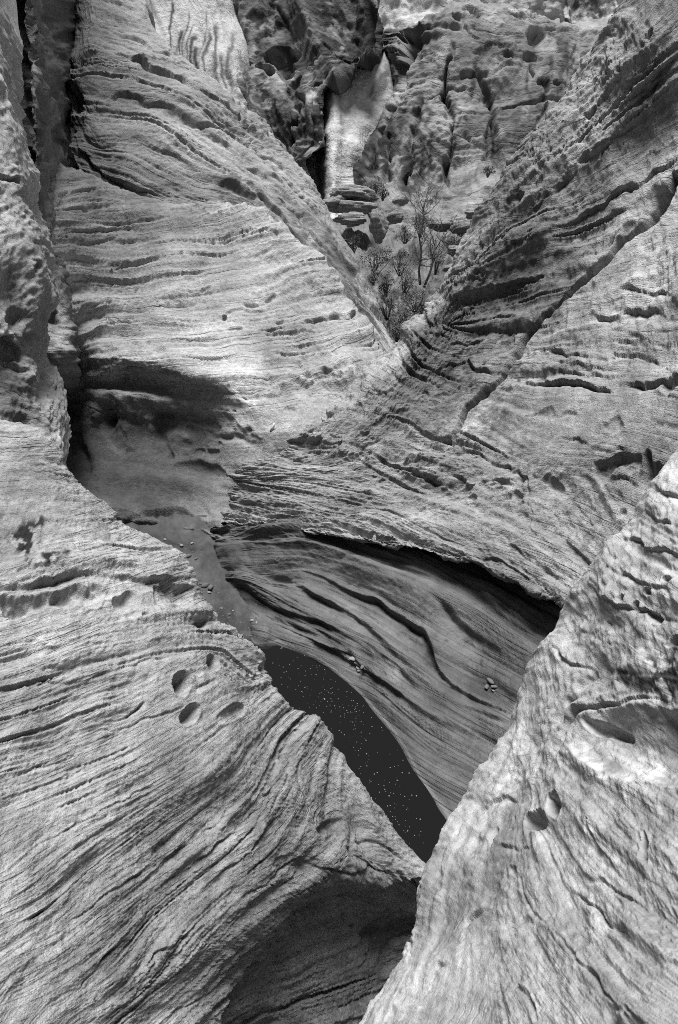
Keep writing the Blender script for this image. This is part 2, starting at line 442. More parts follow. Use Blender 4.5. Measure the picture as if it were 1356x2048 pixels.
    L(a3.outputs[0], b.inputs['Height']); L(b.outputs[0], p.inputs['Normal'])
    p.inputs['Roughness'].default_value = rough
    p.inputs['Specular IOR Level'].default_value = .25
    return m

M_NEAR = stone('near_sandstone', .30, 40, 240, 1.0, .010, along=5, spk=.24)
M_SHOULDER = stone('shoulder_sandstone', .32, 30, 200, .7, .008, along=5, lam=.35)
M_MID = stone('canyon_sandstone', .26, 14, 80, .9, .035, along=1.6, lam=.75)
M_SMOOTH = stone('polished_sandstone', .20, 6, 60, .8, .014, rough=.6, lam=1.0, along=1.2)
M_FAR = stone('cliff_sandstone', .27, 1.6, 7, .6, .15, along=.6, lam=.5, spk=.08)
M_SAND = stone('damp_shaded_sand', .17, 20, 160, .4, .006, mottling=.12, lam=0)

# ------------------------------------------------------------------ rock masses
# --- foreground left slope (runs down to the right into the slot)
def fg_left():
    rows = [
        ('offz', 3, (-.10, .10), -.4),
        ('off', 3, (-.06, .05, -.8)),
        ('off', 3, (.005, .04, -.12)),
        [(-900,560,2.7),(-400,680,2.6),(0,836,2.6),(60,858,2.6),(100,886,2.6),(150,950,2.62),(200,1003,2.65),(240,1048,2.7),(300,1083,2.75),(360,1110,2.8),(392,1148,2.8),(420,1200,2.82),(480,1265,2.85),(530,1305,2.9),(555,1368,2.9),(600,1418,2.95),(640,1450,3.0),(690,1530,3.05),(740,1590,3.1),(790,1655,3.15),(835,1710,3.2),(862,1745,3.2),(885,1850,3.4),(900,2000,3.6),(950,2250,3.4)],
        [(-900,680,2.45),(-400,790,2.4),(0,905,2.45),(90,960,2.47),(200,1060,2.5),(330,1180,2.6),(440,1300,2.68),(530,1420,2.75),(610,1530,2.82),(690,1630,2.9),(760,1710,2.98),(800,1755,3.05),(830,1850,3.35),(850,2000,3.5),(880,2250,3.3)],
        [(-900,900,2.1),(-400,950,2.1),(0,1060,2.2),(120,1110,2.25),(260,1210,2.32),(380,1320,2.4),(480,1430,2.45),(570,1550,2.52),(660,1660,2.65),(730,1735,2.8),(745,1772,2.95),(760,1880,3.25),(780,2030,3.35),(800,2250,3.2)],
        [(-900,1200,1.75),(-400,1200,1.8),(0,1240,1.95),(200,1340,2.05),(380,1500,2.15),(520,1650,2.28),(610,1765,2.45),(640,1815,2.68),(670,1930,2.95),(710,2080,3.05),(740,2280,3.0)],
        [(-900,1500,1.5),(-400,1500,1.55),(0,1530,1.68),(200,1650,1.78),(360,1780,1.9),(480,1875,2.05),(530,1915,2.3),(560,2010,2.55),(600,2120,2.65),(640,2300,2.6)],
        [(-900,1850,1.2),(-400,1800,1.3),(0,1820,1.43),(180,1910,1.53),(330,2000,1.68),(410,2060,1.85),(440,2110,2.1),(470,2200,2.3),(520,2330,2.3)],
        [(-900,2150,1.05),(-400,2100,1.1),(0,2100,1.22),(150,2170,1.3),(280,2240,1.4),(340,2290,1.6),(370,2380,1.8)],
        [(-900,2600,.9),(-400,2500,.95),(0,2450,1.05),(150,2480,1.1),(250,2520,1.15),(320,2600,1.3)],
    ]
    r = Rock(rows, dens=0.4, front=(2.97, 20), seed=3)
    return r

def fg_right():
    rows = [
        ('offz', 3, (.10, .15), -.4),
        ('off', 3, (.08, .12, -.8)),
        ('off', 3, (-.005, .04, -.10)),
        [(2200,300,2.0),(1700,600,1.9),(1500,770,1.9),(1356,900,1.9),(1310,960,1.92),(1280,1010,1.95),(1220,1080,2.0),(1175,1150,2.05),(1135,1210,2.1),(1120,1245,2.1),(1080,1285,2.15),(1060,1330,2.2),(1035,1400,2.2),(1000,1480,2.2),(960,1540,2.2),(930,1590,2.2),(905,1650,2.15),(885,1710,2.1),(870,1745,2.05),(858,1790,2.0),(848,1850,1.95),(838,1890,1.9),(800,1945,1.8),(750,2010,1.7),(715,2060,1.65),(620,2200,1.5),(500,2400,1.3)],
        [(2200,420,1.75),(1700,730,1.75),(1500,880,1.75),(1356,1000,1.75),(1270,1110,1.8),(1190,1230,1.88),(1140,1330,1.95),(1085,1440,1.98),(1030,1550,1.98),(980,1650,1.95),(930,1750,1.88),(895,1850,1.78),(850,1940,1.66),(790,2040,1.55),(720,2180,1.42),(600,2400,1.2)],
        [(2200,600,1.45),(1700,880,1.45),(1500,1040,1.45),(1380,1160,1.5),(1280,1300,1.58),(1200,1440,1.62),(1120,1560,1.64),(1060,1680,1.62),(1010,1800,1.55),(960,1910,1.45),(900,2030,1.34),(840,2180,1.2),(740,2400,1.05)],
        [(2200,900,1.15),(1700,1120,1.15),(1500,1300,1.2),(1380,1450,1.26),(1280,1590,1.3),(1200,1710,1.3),(1140,1820,1.25),(1080,1930,1.18),(1020,2050,1.1),(960,2200,1.0),(880,2400,.9)],
        [(2200,1250,.9),(1700,1450,.95),(1500,1610,1.0),(1400,1720,1.02),(1310,1840,1.0),(1230,1950,.96),(1160,2070,.9),(1090,2220,.84),(1000,2400,.78)],
        [(2200,1600,.72),(1750,1750,.78),(1560,1850,.82),(1450,1950,.82),(1360,2060,.78),(1280,2220,.74),(1200,2400,.7)],
        [(2300,2000,.6),(1900,2200,.62),(1700,2350,.62),(1550,2500,.62)],
    ]
    return Rock(rows, dens=0.385, front=(2.97, 20), seed=5)

def near_left_wall():
    # standing wall at the left edge, rows are vertical lines from top to bottom
    e = [(-60,-700,4.2),(-30,-200,4.2),(-8,100,4.2),(2,165,4.2),(18,250,4.15),(36,330,4.1),(46,420,4.05),(68,500,4.0),(76,590,3.95),(66,660,3.9),(54,705,3.88),(62,745,3.85),(68,800,3.8),(88,845,3.75),(100,890,3.7),(112,960,3.6),(125,1150,3.5)]
    rows = [
        ('off', 2, (-.6, 1.6, 0)), ('off', 2, (-.1, .35, 0)), e,
        [(x - 55 - (10 if k % 3 else -8), y + 15, d - .22 - .04*(k % 2)) for k, (x, y, d) in enumerate(e)],
        [(x - 140, y + 40, d - .6) for (x, y, d) in e],
        [(x - 500, y + 120, d - 1.2) for (x, y, d) in e],
        [(x - 1400, y + 200, d - 1.8) for (x, y, d) in e],
    ]
    return Rock(rows, dens=0.42, front=(1.95, 20), seed=9)

def ribbed_wall():
    # dark fluted wall behind the near one; rows are vertical
    def col(xs, ds):
        ys = [-700, -200, 0, 120, 250, 400, 520, 640, 740, 800, 900]
        return [(x, y, d) for x, y, d in zip(xs, ys, ds)]
    rows = [
        col([-1500]*11, [6.0]*11),
        col([-500]*11, [6.3]*11),
        col([-120,-80,-60,-50,-40,-30,-20,-10,0,10,20], [7.2]*11),
        col([0,0,5,12,15,22,30,40,45,50,60], [7.5,7.5,7.5,7.6,7.6,7.6,7.7,7.7,7.8,7.8,7.8]),
        col([20,25,28,40,48,55,62,70,75,78,85], [8.2,8.2,8.2,8.2,8.2,8.2,8.2,8.1,8.1,8.1,8.1]),
        col([45,50,55,68,72,78,82,85,88,90,92], [7.5,7.5,7.5,7.6,7.6,7.7,7.8,7.8,7.9,8.0,8.0]),
        col([75,80,82,88,96,100,104,112,118,115,112], [8.0,8.0,8.0,8.1,8.2,8.3,8.1,7.9,7.9,8.2,8.4]),
        col([88,92,94,98,106,112,120,138,146,142,135], [8.9,8.9,8.9,8.9,8.9,8.8,8.4,8.05,8.05,8.4,8.6]),
        col([120,130,135,132,130,132,140,152,156,150,150], [12.0,12,12,12,11.6,10.6,9.6,8.8,8.7,8.9,9.0]),
        col([165,178,184,166,148,150,160,168,170,170,170], [14.6,14.4,14.2,14.0,13.6,12.0,10.6,9.8,9.4,9.4,9.4]),
        col([230,240,250,230,210,210,215,215,215,210,205], [17,17,17,16.5,16,14,12,11.4,11.0,10.6,10.4]),
    ]
    rows = [r if k_ < 4 else r[:-2] + [(r[-2][0], r[-2][1], r[-2][2] + .9), (r[-1][0], r[-1][1], r[-1][2] + 2.4)] for k_, r in enumerate(rows)]
    return Rock(rows, dens=0.42, front=(-1, 20), seed=13)

def dome_upper():
    rows = [
        ('off', 2, (.5, 5.0, -5)), ('off', 2, (.3, 1.2, -.6)),
        [(150,-420,15.5),(215,-120,14.4),(262,-10,13.8),(300,42,13.5),(352,92,13.3),(420,152,13.0),(480,212,12.8),(540,270,12.6),(582,322,12.4),(622,374,12.1),(655,432,11.8),(692,492,11.4),(722,552,11.0),(752,620,10.6),(790,690,10.2),(830,800,9.8)],
        [(130,-420,15.0),(185,-120,13.8),(215,10,13.2),(250,70,12.9),(320,130,12.7),(400,200,12.4),(470,270,12.2),(530,340,12.0),(580,400,11.7),(625,455,11.4),(670,520,11.0),(710,580,10.6),(745,650,10.3),(778,705,10.0),(800,800,9.7)],
        [(105,-420,14.6),(150,-120,13.4),(180,40,12.8),(178,95,12.5),(240,150,12.2),(330,220,12.0),(410,290,11.8),(480,360,11.6),(540,420,11.4),(590,475,11.1),(640,530,10.8),(690,590,10.45),(730,650,10.2),(760,715,9.95),(775,800,9.6)],
        [(80,-420,14.8),(120,-120,13.5),(150,60,12.8),(146,140,12.3),(190,200,11.9),(270,270,11.7),(350,330,11.5),(430,390,11.3),(500,440,11.2),(560,490,11.0),(610,550,10.7),(660,610,10.4),(700,670,10.2),(735,730,10.0),(750,800,9.8)],
        [(40,-420,15.4),(90,-120,14),(120,80,13.4),(140,180,12.3),(160,230,11.8),(220,310,11.5),(300,375,11.4),(390,425,11.3),(470,480,11.2),(530,540,11.1),(580,600,10.9),(630,660,10.7),(670,720,10.5),(700,770,10.3),(720,820,10.2)],
        [(0,-420,16.4),(60,-120,15),(90,120,14.4),(110,220,12.6),(135,290,11.9),(190,380,11.5),(270,450,11.5),(360,510,11.5),(440,560,11.5),(500,620,11.4),(550,680,11.3),(600,740,11.1),(640,780,10.9),(680,820,10.7),(700,860,10.5)],
    ]
    return Rock(rows, dens=0.41, front=(1.95, 20), seed=17)

def dome_lower():
    # broad slab under the upper dome, down through the arch to the alcove and the floor
    rows = [
        ('off', 2, (-.1, 2.2, -.8)), ('off', 2, (0, .5, -.02)),
        [(60,300,9.0),(110,335,9.5),(200,368,10.5),(290,392,10.8),(360,402,10.7),(440,408,10.6),(520,425,10.45),(580,470,10.3),(640,520,10.1),(690,580,9.9),(735,640,9.6),(765,700,9.3),(790,780,9.0)],
        [(60,400,8.5),(110,410,8.7),(200,440,9.9),(290,460,10.35),(360,470,10.3),(430,480,10.2),(500,500,10.05),(560,540,9.9),(620,590,9.7),(670,640,9.5),(715,690,9.25),(745,740,9.0),(775,810,8.75)],
        [(60,520,8.0),(110,520,8.2),(200,540,9.35),(290,550,9.75),(370,560,9.7),(450,580,9.6),(520,600,9.45),(580,640,9.3),(635,680,9.1),(680,720,8.9),(715,760,8.75),(740,790,8.65),(770,840,8.5)],
        [(60,640,8.3),(110,640,8.35),(200,650,8.95),(290,650,9.1),(370,660,9.05),(450,680,9.0),(520,700,8.9),(580,730,8.8),(630,760,8.65),(675,790,8.5),(705,815,8.4),(735,845,8.3),(770,890,8.2)],
        [(60,740,9.3),(110,745,9.1),(190,735,8.75),(270,728,8.55),(350,735,8.45),(420,760,8.4),(490,785,8.35),(560,800,8.3),(620,815,8.2),(665,835,8.15),(700,855,8.1),(735,880,8.0),(770,930,7.9)],
        [(60,790,9.5),(110,795,9.3),(190,775,9.05),(270,765,8.85),(350,775,8.72),(420,800,8.6),(490,825,8.35),(560,845,8.1),(610,860,7.95),(655,880,7.85),(700,900,7.8),(740,925,7.8),(775,980,7.8)],
        [(60,840,9.6),(110,840,9.4),(190,815,8.9),(270,810,8.75),(350,825,8.68),(420,850,8.6),(490,870,8.3),(550,885,8.05),(600,900,7.85),(650,920,7.8),(700,950,7.8),(740,980,7.8),(780,1030,7.8)],
        [(60,910,9.5),(110,900,9.3),(190,880,8.9),(270,880,8.8),(350,900,8.75),(420,920,8.6),(480,940,8.2),(540,950,8.0),(590,960,7.9),(640,980,7.8),(700,1010,7.8),(740,1030,7.8),(780,1080,7.8)],
        [(60,980,9.0),(110,970,8.9),(190,955,8.6),(270,960,8.5),(350,975,8.4),(420,990,8.2),(480,1000,8.1),(540,1010,8.0),(590,1020,7.9),(640,1040,7.8),(700,1060,7.8),(780,1120,7.8)],
        [(60,1050,8.0),(110,1040,7.95),(190,1035,7.9),(270,1045,7.85),(350,1060,7.75),(420,1075,7.65),(480,1085,7.6),(540,1095,7.6),(640,1110,7.6),(780,1170,7.6)],
        [(60,1120,7.5),(110,1110,7.5),(190,1105,8.0),(270,1110,8.0),(350,1110,7.95),(420,1110,7.9),(480,1110,7.9),(540,1130,7.5),(640,1140,7.5),(780,1200,7.5)],
    ]
    return Rock(rows, dens=0.47, front=(1.95, 20), seed=21)

def right_wall():
    k = .95
    R = [
        [(520,905,9.0),(570,880,8.15),(610,858,7.8),(640,840,7.7),(680,815,7.65),(702,795,7.65),(740,745,7.65),(790,695,7.6),(830,650,7.5),(880,590,7.4),(930,510,7.3),(980,430,7.2),(1030,340,7.05),(1062,280,7.0),(1100,230,6.9),(1150,170,6.8),(1200,100,6.7),(1240,40,6.6),(1270,0,6.5),(1400,-180,6.3),(1700,-500,6.0)],
        [(470,915,9.0),(520,908,8.3),(560,902,7.95),(615,893,7.6),(680,862,7.35),(750,795,7.25),(830,715,7.25),(900,630,7.15),(980,520,7.0),(1060,410,6.82),(1140,310,6.62),(1220,210,6.42),(1300,100,6.05),(1380,0,5.9),(1520,-150,5.6),(1800,-420,5.3)],
        [(420,942,9.2),(465,938,8.35),(520,934,7.95),(590,930,7.5),(680,908,7.05),(780,850,7.05),(880,770,7.05),(980,680,6.95),(1080,570,6.72),(1180,460,6.48),(1280,350,6.25),(1380,240,6.0),(1600,40,5.3),(1900,-250,4.8)],
        [(410,970,9.2),(460,967,8.3),(510,965,7.9),(570,962,7.5),(680,950,6.9),(800,915,6.65),(900,870,6.5),(1000,810,6.35),(1100,740,6.1),(1200,660,5.85),(1300,580,5.6),(1400,500,5.15),(1600,340,4.8),(1950,60,4.2)],
        [(400,998,9.1),(455,997,8.15),(505,996,7.75),(570,995,7.3),(690,995,6.7),(820,975,6.4),(920,945,6.1),(1020,910,5.8),(1120,870,5.5),(1220,820,5.2),(1320,770,4.95),(1420,720,4.7),(1620,600,4.3),(2000,380,3.7)],
        [(395,1024,8.9),(450,1023,7.95),(500,1022,7.55),(560,1025,7.1),(700,1035,6.45),(830,1035,6.1),(940,1025,5.8),(1040,1015,5.45),(1140,1000,5.15),(1240,980,4.85),(1340,950,4.6),(1440,920,4.35),(1640,860,3.9),(2000,760,3.4)],
        [(390,1054,8.7),(445,1057,7.75),(500,1046,7.3),(560,1050,6.95),(640,1068,6.45),(720,1080,6.15),(800,1092,5.95),(880,1110,5.7),(950,1130,5.45),(1020,1160,5.15),(1080,1190,4.9),(1140,1215,4.7),(1240,1270,4.4),(1440,1350,4.0),(1640,1400,3.6),(2000,1450,3.2)],
    ]
    rows = [('off', 2, (.4, 3.0, -4.0)), ('off', 2, (-.12, .5, -.25))] + R + [('off', 8, (.05, .25, -.04)), ('off', 8, (.15, .9, .05)), ('off', 8, (.3, 1.8, -.5))]
    return Rock(rows, dens=0.43, front=(1.95, 8.3), seed=25)

def chute():
    rows = [
        ('off', 1, (.1, .7, -.05)),
        [(420,1048,7.95),(490,1046,7.5),(560,1042,7.05),(720,1065,6.6),(800,1080,6.4),(950,1115,6.0),(1080,1170,5.5),(1200,1230,5.1),(1350,1300,4.7),(1600,1400,4.3)],
        [(440,1090,7.6),(500,1092,7.1),(560,1095,6.7),(720,1120,6.2),(850,1165,5.8),(960,1230,5.4),(1060,1320,4.9),(1170,1430,4.5),(1300,1550,4.2),(1600,1750,3.8)],
        [(452,1150,6.95),(560,1160,6.4),(680,1190,6.0),(790,1250,5.6),(900,1340,5.15),(990,1430,4.75),(1080,1530,4.4),(1200,1680,4.1),(1450,1900,3.6)],
        [(470,1210,6.75),(560,1232,6.25),(660,1270,5.85),(760,1340,5.4),(850,1430,4.95),(930,1520,4.6),(1000,1620,4.3),(1080,1750,4.0),(1300,2050,3.4)],
        [(500,1262,None),(560,1290,None),(620,1312,None),(690,1362,None),(745,1420,None),(800,1490,None),(830,1550,None),(890,1640,None),(950,1760,None),(1100,2050,None)],
        ('off', 5, (-.25, -.3, -.35)),
    ]
    rows = [r if isinstance(r[0], str) else [(r[0][0] - 40, r[0][1] + 4, zd(r[0][1] + 4, -.25)), (r[0][0] - 8, r[0][1] + 3, (r[0][2] or zd(r[0][1], 0)) + .12)] + r for r in rows]
    return Rock(rows, dens=0.385, front=(.5, 20), seed=29)


def far_dome():
    rows = [
        ('off', 2, (0, 9, -2)), ('off', 2, (0, 2.5, .2)),
        [(760,60,30),(805,60,26.5),(830,44,25.2),(900,10,24.8),(980,0,24.6),(1060,18,24.6),(1115,34,24.8),(1180,40,25.5),(1330,40,26)],
        [(765,100,29.5),(790,96,26.3),(830,84,24.8),(900,64,24.2),(980,58,24),(1060,70,24),(1150,84,24.4),(1330,95,25)],
        [(768,170,29),(786,170,25.6),(840,165,24),(900,160,23.5),(980,158,23.2),(1060,162,23.2),(1150,170,23.5),(1330,180,24)],
        [(725,255,28),(752,256,24.8),(800,258,23.6),(880,260,22.9),(980,262,22.6),(1080,265,22.5),(1330,285,22.9)],
        [(690,325,27),(712,330,24.2),(760,338,23),(820,346,22.5),(900,350,22),(1000,350,21.6),(1330,365,21.6)],
        [(690,395,26),(725,398,23.4),(780,405,22.2),(850,412,21.6),(930,415,21.1),(1020,410,20.7),(1330,425,20.6)],
        [(690,470,23),(725,476,22),(780,485,21.2),(850,490,20.6),(930,490,20.2),(1020,490,19.8),(1330,490,19.6)],
    ]
    return Rock(rows, dens=.42, front=(1.95, 20), seed=33)

def varnished_cliff():
    L = [(-300,772),(0,760),(60,766),(112,760),(128,724),(160,684),(176,656),(286,652),(300,640),(318,618),(350,606),(420,600)]
    rows = []
    for k, (y, xr) in enumerate(L):
        lean = (y + 300)/700
        rows.append([(330,y,30 - 2*lean),(430,y,28 - 2*lean),(470,y + 2,27.4 - 2*lean),(500,y,27.6 - 2*lean),((500 + xr)/2,y,26.6 - 1.6*lean),(xr - 24,y,26.2 - 1.5*lean),(xr,y,26.5 - 1.5*lean),(xr + 2,y,27.6 - .8*lean),(xr + 3,y,29)])
    return Rock(rows, dens=.42, front=(-1, 20), seed=37)

def pale_recess():
    rows = [[(x, y, d - .006*(y - 100) + b) for x, d in ((596,28),(618,27.6),(640,27.4),(654,25.4),(690,25.4),(720,25.7),(760,26.4),(830,28),(900,29))] for y, b in ((95, 2.2), (118, 1.2), (145, .4), (180, 0), (250, 0), (320, 0), (390, 0), (460, 0))]
    return Rock(rows, dens=.3, front=(-1, 20), seed=41)

def pale_cliff():
    rows = [[(x, y, d + .002*(100 - y) + (.6 if y < 60 and x > 400 else 0)) for x, d in ((120,27),(250,26),(310,25),(370,25),(430,25.2),(470,26),(492,27.6),(520,31))] for y in (-300, -60, 40, 120, 200, 300, 400)]
    rows = [[(x + (y*.14 if x > 400 else 0), y, d) for x, y, d in r] for r in rows]
    return Rock(rows, dens=.38, front=(-1, 20), seed=43)

def streaked_cliff():
    rows = [[(x, y, d - .002*y) for x, d in ((1060,31),(1100,28.5),(1120,27),(1170,26.4),(1230,26),(1300,26),(1500,25.5))] for y in (-300, -80, 20, 100, 180, 260, 330)]
    return Rock(rows, dens=.38, front=(-1, 20), seed=47)

def rim_cliff():
    rows = [[(x, y, d - .004*y) for x, d in ((640,40),(740,39),(820,38.5),(900,39),(1000,39),(1100,39),(1200,39))] for y in (-350, -120, -20, 60, 160)]
    return Rock(rows, dens=.35, front=(-1, 20), seed=53)

def canyon_floor():
    rows = [
        [(540,360,32),(640,365,30),(720,372,29),(800,372,28),(900,372,27),(1000,372,26),(1150,372,25)],
        [(560,410,25),(650,412,25),(720,415,24),(800,425,23),(900,425,22.5),(1000,420,22),(1150,420,22)],
        [(580,460,21.5),(660,462,21),(730,465,20.5),(800,470,20),(880,470,19.6),(960,462,19.4),(1100,460,19)],
        [(600,520,18),(680,520,17.8),(740,520,17.6),(800,525,17.4),(870,525,17.2),(960,515,17),(1100,510,16.5)],
        [(640,580,15.6),(700,580,15.4),(750,580,15.4),(800,582,15.2),(850,580,15.2),(930,575,15),(1050,570,14.5)],
        [(680,640,13.8),(720,640,13.6),(760,640,13.6),(800,640,13.4),(850,640,13.4),(900,640,13),(1000,640,12.6)],
        [(700,720,12.4),(740,720,12.2),(780,720,12),(820,720,12),(860,720,11.8),(900,720,11.6),(980,720,11.2)],
        [(700,900,12),(740,900,11.8),(780,900,11.6),(820,900,11.4),(860,900,11.2),(900,900,11),(980,900,10.6)],
    ]
    return Rock(rows, dens=.42, front=(-1, 20), seed=59)

def sand_floor():
    rows = [[(x, y, zd(y, z + .02*math.sin(x*.03 + y*.05))) for x in (120, 220, 300, 360, 420, 470, 520, 600)] for y, z in ((1030,.30),(1070,.20),(1110,.12),(1160,.08),(1220,.06),(1265,.035),(1300,-.03),(1360,-.15))]
    return Rock(rows, dens=.4, front=(-1, 20), seed=61)
# ------------------------------------------------------------------ carving, rock by rock
a = fg_left(); a.LS = 0.85; a.tone *= .92; a.mottle()
a.flow([(100,900,4),(100,1000,1),(250,1120,10),(330,1150,-10),(60,1250,-6),(250,1270,-10),(380,1230,-12),(60,1340,-8),(300,1330,-16),(480,1330,35),(100,1480,-20),(300,1480,-26),(400,1400,-28),(500,1420,-40),(570,1440,-45),(300,1700,-38),(100,1650,-30),(100,1800,-35),(450,1600,-36),(545,1520,-58),(560,1600,-62),(600,1500,-75),(640,1560,85),(690,1620,65),(650,1700,-55),(740,1690,60),(800,1720,50),(720,1745,12),(480,1780,-42),(300,1900,-42),(200,2000,-40),(60,2000,-33),(420,1950,-46),(600,1790,-28),(700,1900,-20),(600,1950,-25),(780,1950,-15)])
a.soft(120, 970, 260, 150, 1.0, big=.3); a.soft(350, 1480, 120, 60, .7, -25); a.soft(680, 1920, 170, 110, .9, big=.5)
a.polish(360, 1480, 130, 60, .5, -30); a.polish(330, 1290, 120, 50, .5, -10); a.polish(160, 1205, 240, 34, .35, 4); a.polish(700, 1930, 160, 110, .4, -20); a.lumps(70, 5, .5); a.lumps(22, 1.6, .5, 2)
a.beds(2.0, 50, .8, 1, crack=2.6, thr=.8, patchy=.6, plam=50, tone=.05)
a.beds(3.6, 120, .7, 2, crack=8, thr=1.0, patchy=.7, plam=45, tone=.06)
a.beds(9, 90, 1.0, 3, step=.9, half=True, patchy=.6)
a.beds(20, 160, 3.0, 4, crack=4, thr=1.2, half=True, patchy=.5)
a.lumps(2, .42, .0, 7); a.lumps(4, .45, .5, 8)
a.ledge([(-40,1178),(0,1170),(60,1166),(110,1156),(160,1142),(200,1139),(240,1152),(280,1166),(330,1162),(385,1150)], up=7, under=22, reach=22, cut=24, warp=3)
for p in ((-10,1215,60,30,24),(45,1210,60,28,28),(110,1200,40,20,14),(150,1195,46,26,24),(195,1180,22,20,12),(240,1197,30,24,26),(313,1190,9,15,22),(352,1190,32,22,20),(403,1240,22,12,22,-15),(437,1225,16,10,12)):
    a.pit(*p[:5], ang=p[5] if len(p) > 5 else 0, warp=4, sharp=2)
for p in ((418,1328,13,19,30,0),(356,1373,18,23,38,0),(376,1432,17,24,26,35),(462,1428,34,15,12,-30),(283,1235,8,6,6,0),(540,1345,10,22,5,-30)):
    a.pit(p[0], p[1], p[2], p[3], p[4], ang=p[5], rim=1.5, warp=3, sharp=2.2, ragged=0)
a.pit(655, 1650, 26, 18, 12, -30, rim=2, warp=3, sharp=2); a.pit(590, 1735, 48, 30, 7, -40, warp=6, sharp=2)
a.pit(650, 1600, 40, 24, 6, -60, warp=6, sharp=2)
for pts, u, n in (
    ([(0,1380),(80,1372),(150,1362),(210,1345),(270,1332),(330,1316),(390,1298)], 4, 7), ([(0,1310),(90,1300),(180,1290),(260,1275)], 2.5, 4), ([(30,1345),(130,1335),(240,1315),(330,1290)], 2.5, 5),
    ([(240,1436),(262,1422),(292,1404)], 4, 14), ([(388,1382),(405,1372),(420,1362)], 3, 9), ([(180,1470),(260,1450),(330,1425),(400,1395)], 3, 5),
    ([(0,1876),(60,1840),(105,1800),(160,1762),(200,1735)], 5, 11), ([(150,1980),(152,1972),(180,1936),(222,1905),(260,1880)], 5, 14), ([(282,1966),(305,1915),(350,1880),(400,1850)], 5, 12),
    ([(330,1765),(380,1730),(450,1680),(520,1625),(548,1580),(556,1545)], 5, 9), ([(380,1790),(440,1745),(500,1700),(560,1640),(580,1590)], 5, 9), ([(300,1740),(360,1700),(440,1640),(520,1570)], 3, 6),
    ([(60,1700),(150,1650),(250,1600),(330,1555)], 3, 7), ([(0,1600),(80,1572),(160,1540),(250,1500)], 3, 8), ([(0,1560),(90,1530),(190,1490)], 2.5, 6), ([(120,1860),(200,1800),(260,1760),(310,1730)], 4, 9),
    ([(420,1990),(470,1930),(520,1880),(580,1840)], 5, 12), ([(330,2040),(400,1990),(450,1930),(520,1860)], 4, 11), ([(200,2048),(260,1990),(300,1950)], 3, 8), ([(460,1810),(520,1770),(580,1740),(610,1700)], 4, 7),
    ([(640,1455),(612,1490),(600,1540),(618,1600),(650,1640)], 3, 6), ([(618,1465),(592,1500),(582,1545),(596,1600)], 3, 6), ([(598,1470),(572,1505),(562,1550)], 3, 6),
    ([(690,1690),(740,1688),(780,1700),(830,1735)], 4, 7), ([(620,1740),(680,1738),(740,1735),(800,1748)], 4, 8), ([(0,1000),(100,998),(200,1002)], 1.5, 3), ([(0,1095),(120,1098),(260,1104)], 1.5, 3), ([(150,960),(190,1030),(250,1090),(320,1125)], 2, 3)):
    a.ledge(pts, up=u*.8, under=n, reach=16, cut=4.5, warp=3.5)
a.ledge([(425,2080),(439,2036),(465,1985),(516,1912),(557,1862),(620,1820),(656,1803),(708,1780),(780,1768),(866,1752)], up=10, under=26, reach=26, cut=60, warp=3, taper=False)
a.pit(810, 1900, 60, 70, 14, 0, warp=8, sharp=2)
a.stain(56, 1082, 36, 50, .07, -15, warp=12, edge=.35, patchy=.25, lam=9); a.stain(112, 1124, 32, 28, .07, 15, warp=12, edge=.35, patchy=.15, lam=8); a.stain(60, 1040, 24, 14, .1, 0, warp=10, edge=.4, patchy=-.1, lam=6); a.stain(70, 1130, 40, 16, .2, warp=12, edge=.5, patchy=-.5, lam=5)
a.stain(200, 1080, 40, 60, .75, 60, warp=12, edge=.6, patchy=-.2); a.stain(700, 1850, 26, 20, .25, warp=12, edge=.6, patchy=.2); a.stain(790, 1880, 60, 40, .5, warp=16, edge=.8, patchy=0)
a.stain(660, 1990, 230, 170, .85, -25, warp=14, edge=.5)  # lower face darkened: partly stone colour, partly painted shade under the ledge
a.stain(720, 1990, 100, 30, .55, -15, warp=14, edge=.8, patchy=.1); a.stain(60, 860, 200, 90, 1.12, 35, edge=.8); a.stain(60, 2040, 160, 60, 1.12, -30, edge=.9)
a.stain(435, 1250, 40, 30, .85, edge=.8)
a.stain(560, 1640, 260, 170, .8, 48, warp=16, edge=.9)  # tone falls off towards the slot
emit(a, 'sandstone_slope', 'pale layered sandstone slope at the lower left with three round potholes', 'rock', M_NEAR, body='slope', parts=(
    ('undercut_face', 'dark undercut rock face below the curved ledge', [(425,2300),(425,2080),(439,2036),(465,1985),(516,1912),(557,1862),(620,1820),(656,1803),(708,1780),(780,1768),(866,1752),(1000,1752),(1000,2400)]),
    ('laminated_cap', 'thinly laminated cap with dark lichen above the scooped hollows', [(-60,500),(-40,1178),(0,1170),(60,1166),(110,1156),(160,1142),(200,1139),(240,1152),(280,1166),(330,1162),(400,1150),(420,1100),(420,500)])))

b = fg_right(); b.LS = 0.7; b.tone *= 1.04; b.mottle()
b.flow([(1330,1000,22),(1300,1120,28),(1330,1220,25),(1200,1160,62),(1160,1280,65),(1240,1280,35),(1110,1330,75),(1060,1420,80),(1010,1520,-65),(1130,1440,-55),(1200,1390,-25),(1320,1400,-5),(1300,1540,25),(1180,1560,35),(960,1600,-60),(920,1700,-66),(870,1880,-72),(900,2000,-80),(980,1900,85),(1000,1780,-80),(1080,1760,65),(1060,1850,60),(1060,1960,62),(1150,1980,52),(1250,1960,42),(1330,1850,32),(1200,1780,45),(1300,1700,35),(1150,1650,55),(800,2030,-60)])
b.soft(900, 1950, 110, 160, .6); b.soft(1100, 1700, 120, 120, .75); b.soft(1020, 1420, 60, 80, .6); b.soft(1240, 1180, 130, 140, 1.5, 45)
b.lumps(60, 5, .5); b.lumps(20, 2.2, .5, 2)
b.beds(2.2, 45, .4, 1, crack=.6, thr=.8, patchy=.7, tone=.06)
